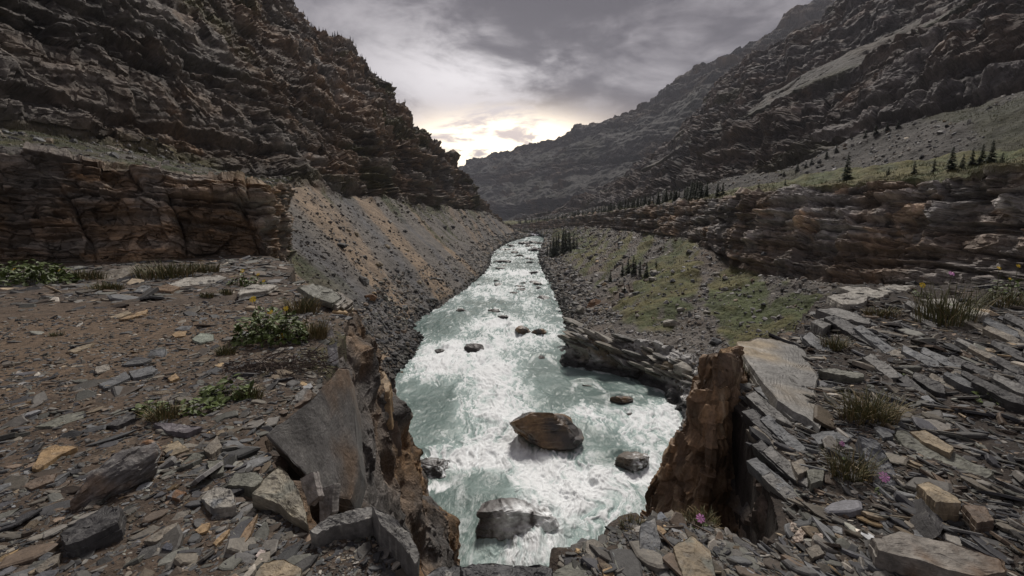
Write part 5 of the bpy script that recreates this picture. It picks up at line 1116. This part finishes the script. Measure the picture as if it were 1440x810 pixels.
# ------------------------------------------------------------------ grass, flowers and dead twigs
def blades(n, spread, h, w, seed, bend=.6, out=.5, oval=1.0):
    r = np.random.default_rng(seed); a = r.uniform(0, 6.283, n); rad = spread * np.sqrt(r.random(n)); b = np.stack([rad * np.cos(a), rad * np.sin(a) * oval, 0 * a], 1)
    d = a + r.normal(0, .8, n); dirv = np.stack([np.cos(d), np.sin(d), 0 * d], 1); side = np.stack([-np.sin(d), np.cos(d), 0 * d], 1)
    H = h * r.uniform(.45, 1.1, n); o = out * r.uniform(.2, 1.1, n); up = np.array([0, 0, 1.])
    rows = []
    for f, ww in ((0, 1), (.4, .85), (.75, .55), (1, .06)):
        c = b + dirv * (H * o * f ** 1.7)[:, None] + up * (H * (f - bend * .45 * o * f ** 2.4))[:, None]
        rows += [c - side * (w * ww / 2), c + side * (w * ww / 2)]
    V = np.stack(rows, 1); k = (np.arange(n) * 8)[:, None]
    F = np.concatenate([k + np.array([2 * q, 2 * q + 1, 2 * q + 3, 2 * q + 2]) for q in range(3)])
    return V.reshape(-1, 3), F
def join(parts):
    Vs, Fs, off = [], [], 0
    for V, F in parts: Vs.append(V); Fs.append(F + off); off += len(V)
    return np.concatenate(Vs), np.concatenate(Fs)
def tuft(px, py, wpx, hpx, label, seed, mat=None, n=220, dry=0.0, oval=.7, name='grass_tuft', S=None, at=None, bend=.6, out=.7):
    g, s = G(px, py) if S is None else (on(S, px, py), 0)
    if S is not None: s = np.linalg.norm(g - EYE) / FPX
    t = empty(name, g - np.array([0, 0, .01]), label, 'grass')
    V, F = blades(int(n * (1 - dry)) + 1, wpx * s * .36, hpx * s, .9 * s * 1.3, seed, bend, out, oval); mesh_from('green_blades', V, F, mat or M_GRASS, parent=t)
    if dry > 0:
        V, F = blades(int(n * dry), wpx * s * .42, hpx * s * .9, .9 * s * 1.2, seed + 1, bend * 1.3, out * 1.3, oval); mesh_from('dry_blades', V, F, M_DRY, parent=t)
    return t
tuft(1222, 590, 90, 46, 'yellow green grass tuft with dry roots in the middle of the right ledge', 1, n=520, dry=.55)
tuft(1330, 455, 110, 62, 'tall green grass on the crest of the right ledge', 2, n=260, dry=.2, out=.6)
tuft(1172, 492, 40, 26, 'small green grass tuft behind the big pale slab', 3, n=160, dry=.35)
tuft(1195, 672, 70, 52, 'dark drooping grass left of the upright speckled grey slab', 4, n=240, dry=.5)
tuft(1048, 532, 34, 24, 'green grass tuft in the crack between the fin and the big pale slab', 5, n=160, dry=.3)
tuft(150, 408, 54, 14, 'low brown green grass patch in front of the pale leaning slab', 6, n=240, dry=.45)
tuft(232, 390, 100, 26, 'tall grass at the foot of the left bluff beside the leaning slab', 7, n=420, dry=.35)
tuft(318, 498, 34, 16, 'small green grass patch on the gravel left of the twigs', 8, n=160, dry=.2)
tuft(292, 418, 26, 10, 'tiny grass patch on the far gravel of the left ledge, left one', 9, n=90, dry=.2)
tuft(318, 414, 24, 10, 'tiny grass patch on the far gravel of the left ledge, right one', 10, n=90, dry=.2)
tuft(440, 475, 46, 34, 'straw coloured grass between the yellow flowers and the rim', 11, n=260, dry=.75)
tuft(425, 440, 60, 30, 'dry grass behind the yellow flowers on the left rim', 12, n=260, dry=.6)
tuft(230, 590, 50, 34, 'brown and green grass at the left of the leafy plants', 13, n=200, dry=.6)
tuft(452, 742, 60, 60, 'dark green grass in the notch behind the lichen rim stone', 14, n=170, dry=.25, bend=.3)
tuft(1410, 430, 70, 30, 'dark grass at the right end of the far crest', 15, n=160, dry=.3)
tuft(350, 560, 50, 22, 'dark moss and grass under the leafy plant near the rim', 16, n=200, dry=.3)
tuft(80, 472, 24, 8, 'small dark grass patch on the bare dirt path', 17, n=80, dry=.3)
tuft(1240, 445, 60, 18, 'low brown grass on the crest beside the yellow flower', 18, n=220, dry=.6)
tuft(120, 392, 70, 16, 'dark low grass along the foot of the left bluff, nearest the leafy plant', 21, n=260, dry=.3)
tuft(285, 384, 60, 18, 'dark grass at the foot of the left bluff beside the tall grass', 22, n=260, dry=.4)
tuft(985, 735, 60, 20, 'brown moss and grass behind the long lichen rim stone', 19, n=260, dry=.55)
tuft(890, 740, 44, 16, 'rust coloured moss and grass between rim stones on the right', 20, n=240, dry=.7)
def leafy(px, py, wpx, hpx, label, seed, nleaf, leafpx, flowers=(), petal=None, name='flowering_plant', fpx=9, g=None, lm=None):
    g, s = G(px, py) if g is None else g; r = np.random.default_rng(seed)
    t = empty(name, g, label, 'plant'); W_, H_ = wpx * s / 2, hpx * s
    a = r.uniform(0, 6.283, nleaf); rad = W_ * np.sqrt(r.random(nleaf)); z = H_ * r.uniform(.1, .85, nleaf) * np.sqrt(np.clip(1 - (rad / W_) ** 2, .05, 1))
    c = np.stack([rad * np.cos(a), rad * np.sin(a) * .7, z], 1); L_ = leafpx * s * r.uniform(.6, 1.3, nleaf)
    d = a + r.normal(0, .9, nleaf); pit = r.normal(-.1, .45, nleaf)
    f = np.stack([np.cos(d) * np.cos(pit), np.sin(d) * np.cos(pit), np.sin(pit)], 1); sd2 = np.stack([-np.sin(d), np.cos(d), r.normal(0, .3, nleaf)], 1); upv = np.cross(f, sd2)
    pts = [(0, 0, 0), (.35, .30, .06), (.75, .24, .04), (1, 0, -.08), (.75, -.24, .04), (.35, -.30, .06), (.5, 0, -.02)]
    V = np.stack([c + f * (L_ * u_)[:, None] + sd2 * (L_ * v_)[:, None] + upv * (L_ * w_)[:, None] for u_, v_, w_ in pts], 1).reshape(-1, 3)
    k = (np.arange(nleaf) * 7)[:, None]; F = np.concatenate([k + np.array(q) for q in ((0, 6, 1), (1, 6, 2), (2, 6, 3), (3, 6, 4), (4, 6, 5), (5, 6, 0))])
    if nleaf: mesh_from('foliage', V, F, lm or M_LEAF, parent=t)
    ns = max(6, nleaf // 8); V, F = blades(ns, W_ * .6, H_ * .8, 1.0 * s, seed + 3, .2, .4, .7); mesh_from('stems', V, F, M_STEM, parent=t)
    for fx, fy, fs in flowers:
        q = ray(fx, fy); dep = np.linalg.norm(g - EYE); P0 = EYE + q / np.linalg.norm(q) * dep - g
        base = np.array([P0[0] * .6, P0[1] + .02, 0.]); tip = P0; w = .6 * s
        mid = (base + tip) / 2 + np.array([.02, 0, .02]) * hpx * s
        sv = np.array([[base[0] - w, base[1], base[2]], [base[0] + w, base[1], base[2]], [mid[0] - w, mid[1], mid[2]], [mid[0] + w, mid[1], mid[2]], [tip[0] - w * .5, tip[1], tip[2]], [tip[0] + w * .5, tip[1], tip[2]]])
        fl = mesh_from('flower_stem', sv, np.array([[0, 1, 3, 2], [2, 3, 5, 4]]), M_STEM, parent=t)
        R = fs * s / 2; np_ = 8; PV = [(0, 0, .12 * R)]; PF = []
        for j in range(np_):
            b0 = j * 6.283 / np_ + r.normal(0, .08)
            for da, q_, z_ in ((-.28, .35, .1), (-.3, .85, .18), (0, 1.05, .05), (.3, .85, .18), (.28, .35, .1)): PV.append((R * q_ * math.cos(b0 + da), R * q_ * math.sin(b0 + da), R * z_ + r.normal(0, .06) * R))
            k0 = 1 + j * 5; PF += [(0, k0, k0 + 4), (k0, k0 + 1, k0 + 2), (k0, k0 + 2, k0 + 4), (k0 + 4, k0 + 2, k0 + 3)]
        PV = np.array(PV); al = r.uniform(.7, 1.1); ca, sa = math.cos(al), math.sin(al); PV = np.stack([PV[:, 0], PV[:, 1] * ca - PV[:, 2] * sa, PV[:, 1] * sa + PV[:, 2] * ca], 1) + tip
        mesh_from('flower_head', PV, np.array(PF), petal, parent=t)
    return t
leafy(382, 478, 96, 56, 'bushy green plant with yellow flowers at the rim of the left ledge', 1, 620, 9, [(356, 421, 10), (402, 434, 8), (380, 439, 8), (394, 473, 11), (391, 478, 9), (399, 476, 9)], M_YEL)
leafy(322, 558, 62, 34, 'leafy green plant without flowers under the twigs', 2, 90, 14, name='leafy_plant')
leafy(278, 578, 60, 20, 'low patch of round green leaves in the dark hollow', 3, 80, 11, name='leafy_plant')
leafy(215, 582, 40, 22, 'yellowish green leaves at the left end of the dark hollow', 4, 60, 11, name='leafy_plant')
leafy(45, 398, 105, 40, 'dark leafy plant with small yellow flowers at the foot of the left bluff', 5, 420, 9, [(20, 380, 7), (56, 376, 5), (84, 380, 5)], M_YEL)
leafy(345, 402, 44, 20, 'small plant with yellow flowers behind the stacked slabs', 6, 90, 6, [(341, 381, 6), (363, 386, 5), (371, 395, 5)], M_YEL)
leafy(1298, 418, 24, 16, 'single yellow flower on the crest of the right ledge', 7, 16, 6, [(1297, 401, 9)], M_YEL)
leafy(1420, 420, 50, 40, 'weeds with tiny yellow flowers at the right end of the crest', 8, 90, 6, [(1405, 377, 6), (1432, 374, 6), (1420, 392, 4)], M_YEL)
leafy(1340, 440, 10, 20, 'tall pink flower in the grass on the right crest', 9, 8, 6, [(1338, 385, 8)], M_PINK)
leafy(1238, 695, 16, 16, 'bright pink flower in front of the upright speckled grey slab', 10, 14, 6, [(1243, 671, 15)], M_PINK)
leafy(1186, 650, 16, 14, 'small pink flower above the dark drooping grass', 11, 12, 6, [(1184, 624, 8)], M_PINK)
leafy(984, 742, 16, 14, 'whitish pink flower behind the moss by the long rim stone', 12, 14, 6, [(985, 729, 13)], M_PINK)
leafy(1264, 530, 14, 8, 'tiny pale flower beside the dark shale plate on the right ledge', 13, 8, 5, [(1262, 530, 9)], M_PINK)
leafy(1400, 565, 50, 18, 'low dark leafy plant at the right edge of the right ledge', 14, 60, 9, name='leafy_plant')
# dead twig mat hanging over the rim
def twigs(px, py, wpx, hpx, n, seed, label):
    g, s = G(px, py); r = np.random.default_rng(seed); parts = []
    for i in range(n):
        p = np.array([r.normal(0, wpx * s * .28), r.normal(0, wpx * s * .2), r.uniform(.0, hpx * s * .3)]); a = r.normal(-.5, .8); dz = r.normal(-.15, .3); L_ = wpx * s * r.uniform(.1, .3); pts = []
        for k in range(6):
            pts.append(p.copy()); a += r.normal(0, .35); dz += r.normal(0, .2); p = p + np.array([math.cos(a), math.sin(a), dz]) * L_ / 5
        w = s * r.uniform(.6, 1.5); V = []; F = []
        for k, q in enumerate(pts):
            ww = w * (1 - k / 7)
            for j in range(3): V.append(q + ww * np.array([0, math.cos(j * 2.094), math.sin(j * 2.094)]))
        for k in range(5):
            for j in range(3): F.append((k * 3 + j, k * 3 + (j + 1) % 3, k * 3 + 3 + (j + 1) % 3, k * 3 + 3 + j))
        parts.append((np.array(V), np.array(F)))
    V, F = join(parts); o = mesh_from('dead_twigs', V, F, M_TWIG); o.location = g; return setp(o, label, 'twigs')
twigs(410, 515, 120, 40, 190, 1, 'mat of grey dead twigs hanging over the rim of the left ledge')
twigs(1195, 600, 90, 24, 110, 2, 'dry brown roots spreading left from the yellow green grass tuft')
twigs(350, 520, 60, 20, 130, 3, 'sparse dead twigs on the gravel left of the twig mat')
# turf and low herbs on the terrace, the right slope and above the bluff
def turf(S, mask, n, seed, h0, h1, label):
    r = np.random.default_rng(seed); idx = r.choice(np.nonzero(mask.ravel())[0], n); p = S['P'].reshape(-1, 3)[idx]; d = np.linalg.norm(p - EYE, axis=1)
    V, F = blades(n * 5, 0, 1, 1, seed, .5, .8); V = V.reshape(n, 5, 8, 3); hh = np.clip(d / FPX * r.uniform(h0, h1, n), .06, .9)
    ctr = r.normal(0, .6, (n, 5, 1, 3)) * [1, 1, 0]
    side = np.array([-1, 1, -1, 1, -1, 1, -1, 1])
    V = (V - V.mean(2, keepdims=True) * 0)
    c = (V[:, :, 0::2] + V[:, :, 1::2]) / 2; wd_ = (V[:, :, 1::2] - V[:, :, 0::2]) * .14
    V = np.stack([c - wd_ / 2, c + wd_ / 2], 3).reshape(n, 5, 8, 3)
    V = (V + ctr) * hh[:, None, None, None] + p[:, None, None, :]
    o = mesh_from('grass', V.reshape(-1, 3), F, M_GRASS); return setp(o, label, 'grass', kind='stuff')
turf(RB_, (RB_['gr'] > .55) & (RB_['vs'][None] > 3.97) & (RB_['vs'][None] < 5.2), 6500, 1, 1.5, 4.0, 'tawny grass along the edge of the right terrace')
turf(RB_, (RB_['gr'] > .5) & (RB_['vs'][None] < 2.95), 7000, 2, 1.2, 3.2, 'grass growing among the rubble of the right slope')
turf(LM_, (LM_['gr'] > .5) & (LM_['vs'][None] < 2.0) & (LM_['P'][..., 1] < 200), 4500, 3, 1.2, 3.0, 'thin grass on the left talus')
turf(BL_, (BL_['vs'][None] > 2.0) & (BL_['gr'] > .45), 4000, 4, 1.2, 3.4, 'grass on top of the left bluff')
turf(RM_, (RM_['gm'] > .6) & (RM_['vs'][None] < 1.1), 4000, 5, 1.0, 2.6, 'grass on the slope behind the right terrace')
# ------------------------------------------------------------------ camera, world, sun
cam = bpy.data.cameras.new('camera'); co = bpy.data.objects.new('camera', cam); COL.objects.link(co)
cam.sensor_width = 36; cam.angle = 2 * math.atan(720 / FPX); cam.clip_start = .05; cam.clip_end = 20000
co.location = EYE; co.rotation_euler = (math.pi / 2 - PITCH, 0, 0); sc.camera = co
SUN_EL, SUN_AZ = math.radians(50), math.radians(8)
wd = bpy.data.worlds.new('World'); sc.world = wd; wd.use_nodes = True
nt = wd.node_tree; N, L = nt.nodes, nt.links
bg = N['Background']; bg.inputs['Strength'].default_value = .08
sky = N.new('ShaderNodeTexSky'); sky.sky_type = 'NISHITA'; sky.sun_disc = False; sky.sun_elevation = SUN_EL; sky.sun_rotation = SUN_AZ
tc = N.new('ShaderNodeTexCoord'); sep = N.new('ShaderNodeSeparateXYZ'); L.new(tc.outputs['Generated'], sep.inputs[0])
def M(op, a, b=None, c=None, clamp=False):
    n = N.new('ShaderNodeMath'); n.operation = op; n.use_clamp = clamp
    for i, x in enumerate((a, b, c)):
        if x is None: continue
        if isinstance(x, (int, float)): n.inputs[i].default_value = x
        else: L.new(x, n.inputs[i])
    return n.outputs[0]
def MR(x, a, b, c, d, sm=True):
    n = N.new('ShaderNodeMapRange'); n.interpolation_type = 'SMOOTHSTEP' if sm else 'LINEAR'
    for i, q in enumerate((a, b, c, d)): n.inputs[i + 1].default_value = q
    L.new(x, n.inputs[0]); return n.outputs[0]
X_, Y_, Z_ = sep.outputs
den = M('ADD', M('MAXIMUM', Z_, 0.0), .14)
cx, cy = M('DIVIDE', X_, den), M('DIVIDE', Y_, den)
cv = N.new('ShaderNodeCombineXYZ'); L.new(cx, cv.inputs[0]); L.new(cy, cv.inputs[1])
def NZ(scale, det, rough, dist, off=0):
    mp = N.new('ShaderNodeMapping'); mp.inputs['Location'].default_value = (off, off * .7, off * .3); L.new(cv.outputs[0], mp.inputs[0])
    n = N.new('ShaderNodeTexNoise'); n.inputs['Scale'].default_value = scale; n.inputs['Detail'].default_value = det
    n.inputs['Roughness'].default_value = rough; n.inputs['Distortion'].default_value = dist; L.new(mp.outputs[0], n.inputs['Vector']); return n.outputs['Fac']
n1, n2, n3 = NZ(.55, 9, .58, .5, 3.1), NZ(1.5, 9, .62, .7, 8.2), NZ(3.6, 8, .66, .5, 1.7)
nn = M('ADD', M('MULTIPLY', n1, .42), M('ADD', M('MULTIPLY', n2, .38), M('MULTIPLY', n3, .20)))
val = MR(nn, .43, .60, .0, 1.0)
def lobe(az, el, sx, sz):
    # elongated bright patch of cloud around a direction (azimuth, elevation in degrees; widths as tangents)
    ax = M('DIVIDE', X_, M('MAXIMUM', Y_, .05)); ez = M('DIVIDE', Z_, M('MAXIMUM', Y_, .05))
    a = M('DIVIDE', M('SUBTRACT', ax, math.tan(math.radians(az))), sx); b = M('DIVIDE', M('SUBTRACT', ez, math.tan(math.radians(el))), sz)
    g = M('EXPONENT', M('MULTIPLY', M('ADD', M('MULTIPLY', a, a), M('MULTIPLY', b, b)), -1.0))
    return M('MULTIPLY', g, M('GREATER_THAN', Y_, 0.0))
def CMIX(f, a, b):
    n = N.new('ShaderNodeMix'); n.data_type = 'RGBA'
    if isinstance(f, float): n.inputs[0].default_value = f
    else: L.new(f, n.inputs[0])
    for i, q in ((6, a), (7, b)):
        if isinstance(q, tuple): n.inputs[i].default_value = q + (1,)
        else: L.new(q, n.inputs[i])
    return n.outputs[2]
c = CMIX(val, (.78, .73, .84), (2.55, 2.4, 2.55))
wh = M('MULTIPLY', lobe(-5, 16.5, .24, .10), MR(nn, .43, .58, .08, 1.0))
c = CMIX(M('MULTIPLY', wh, .85), c, (6.6, 6.3, 6.4))
warm = M('MULTIPLY', lobe(-1, 10.2, .28, .055), .7)
c = CMIX(warm, c, (6.0, 5.0, 4.6))
gap = M('MULTIPLY', lobe(-1.2, 9.0, .165, .048), MR(M('ADD', M('MULTIPLY', n2, .6), M('MULTIPLY', n3, .4)), .47, .60, 1.0, .0))
gapc = CMIX(.15, (14, 11.6, 8.2), sky.outputs[0])
c = CMIX(M('MINIMUM', M('MULTIPLY', gap, 2.4), 1.0), c, gapc)
L.new(c, bg.inputs['Color'])
sl = bpy.data.lights.new('sun', 'SUN'); sl.energy = 1.5; sl.angle = math.radians(11); sl.color = (1, .94, .87)
so = bpy.data.objects.new('sun', sl); COL.objects.link(so)
from mathutils import Vector
sd_ = Vector((math.sin(SUN_AZ) * math.cos(SUN_EL), math.cos(SUN_AZ) * math.cos(SUN_EL), math.sin(SUN_EL)))
so.rotation_euler = sd_.to_track_quat('Z', 'Y').to_euler()
vs_ = sc.view_settings; sc.display_settings.display_device = 'sRGB'
vs_.view_transform = 'Standard'; vs_.look = 'None'; vs_.exposure = 1.1; vs_.gamma = 1.0; vs_.use_curve_mapping = False
hv = np.array([(x, y, z) for x in (-600, 1300) for y in (-80, 2000) for z in (-3, 560)], float)
hm = bpy.data.materials.new('haze_air'); hm.use_nodes = True; hn = hm.node_tree; hn.nodes.clear()
ho = hn.nodes.new('ShaderNodeOutputMaterial'); hp = hn.nodes.new('ShaderNodeVolumePrincipled'); hp.inputs['Color'].default_value = (.86, .9, 1, 1); hp.inputs['Density'].default_value = .00016
hn.links.new(hp.outputs[0], ho.inputs['Volume'])
o = mesh_from('haze', hv, np.array([[0, 1, 3, 2], [4, 6, 7, 5], [0, 4, 5, 1], [2, 3, 7, 6], [0, 2, 6, 4], [1, 5, 7, 3]]), hm); setp(o, 'thin bluish haze filling the valley', 'haze', kind='stuff')
sc.cycles.use_denoising = True
sc.cycles.max_bounces = 6; sc.cycles.diffuse_bounces = 3; sc.cycles.glossy_bounces = 2; sc.cycles.volume_bounces = 0
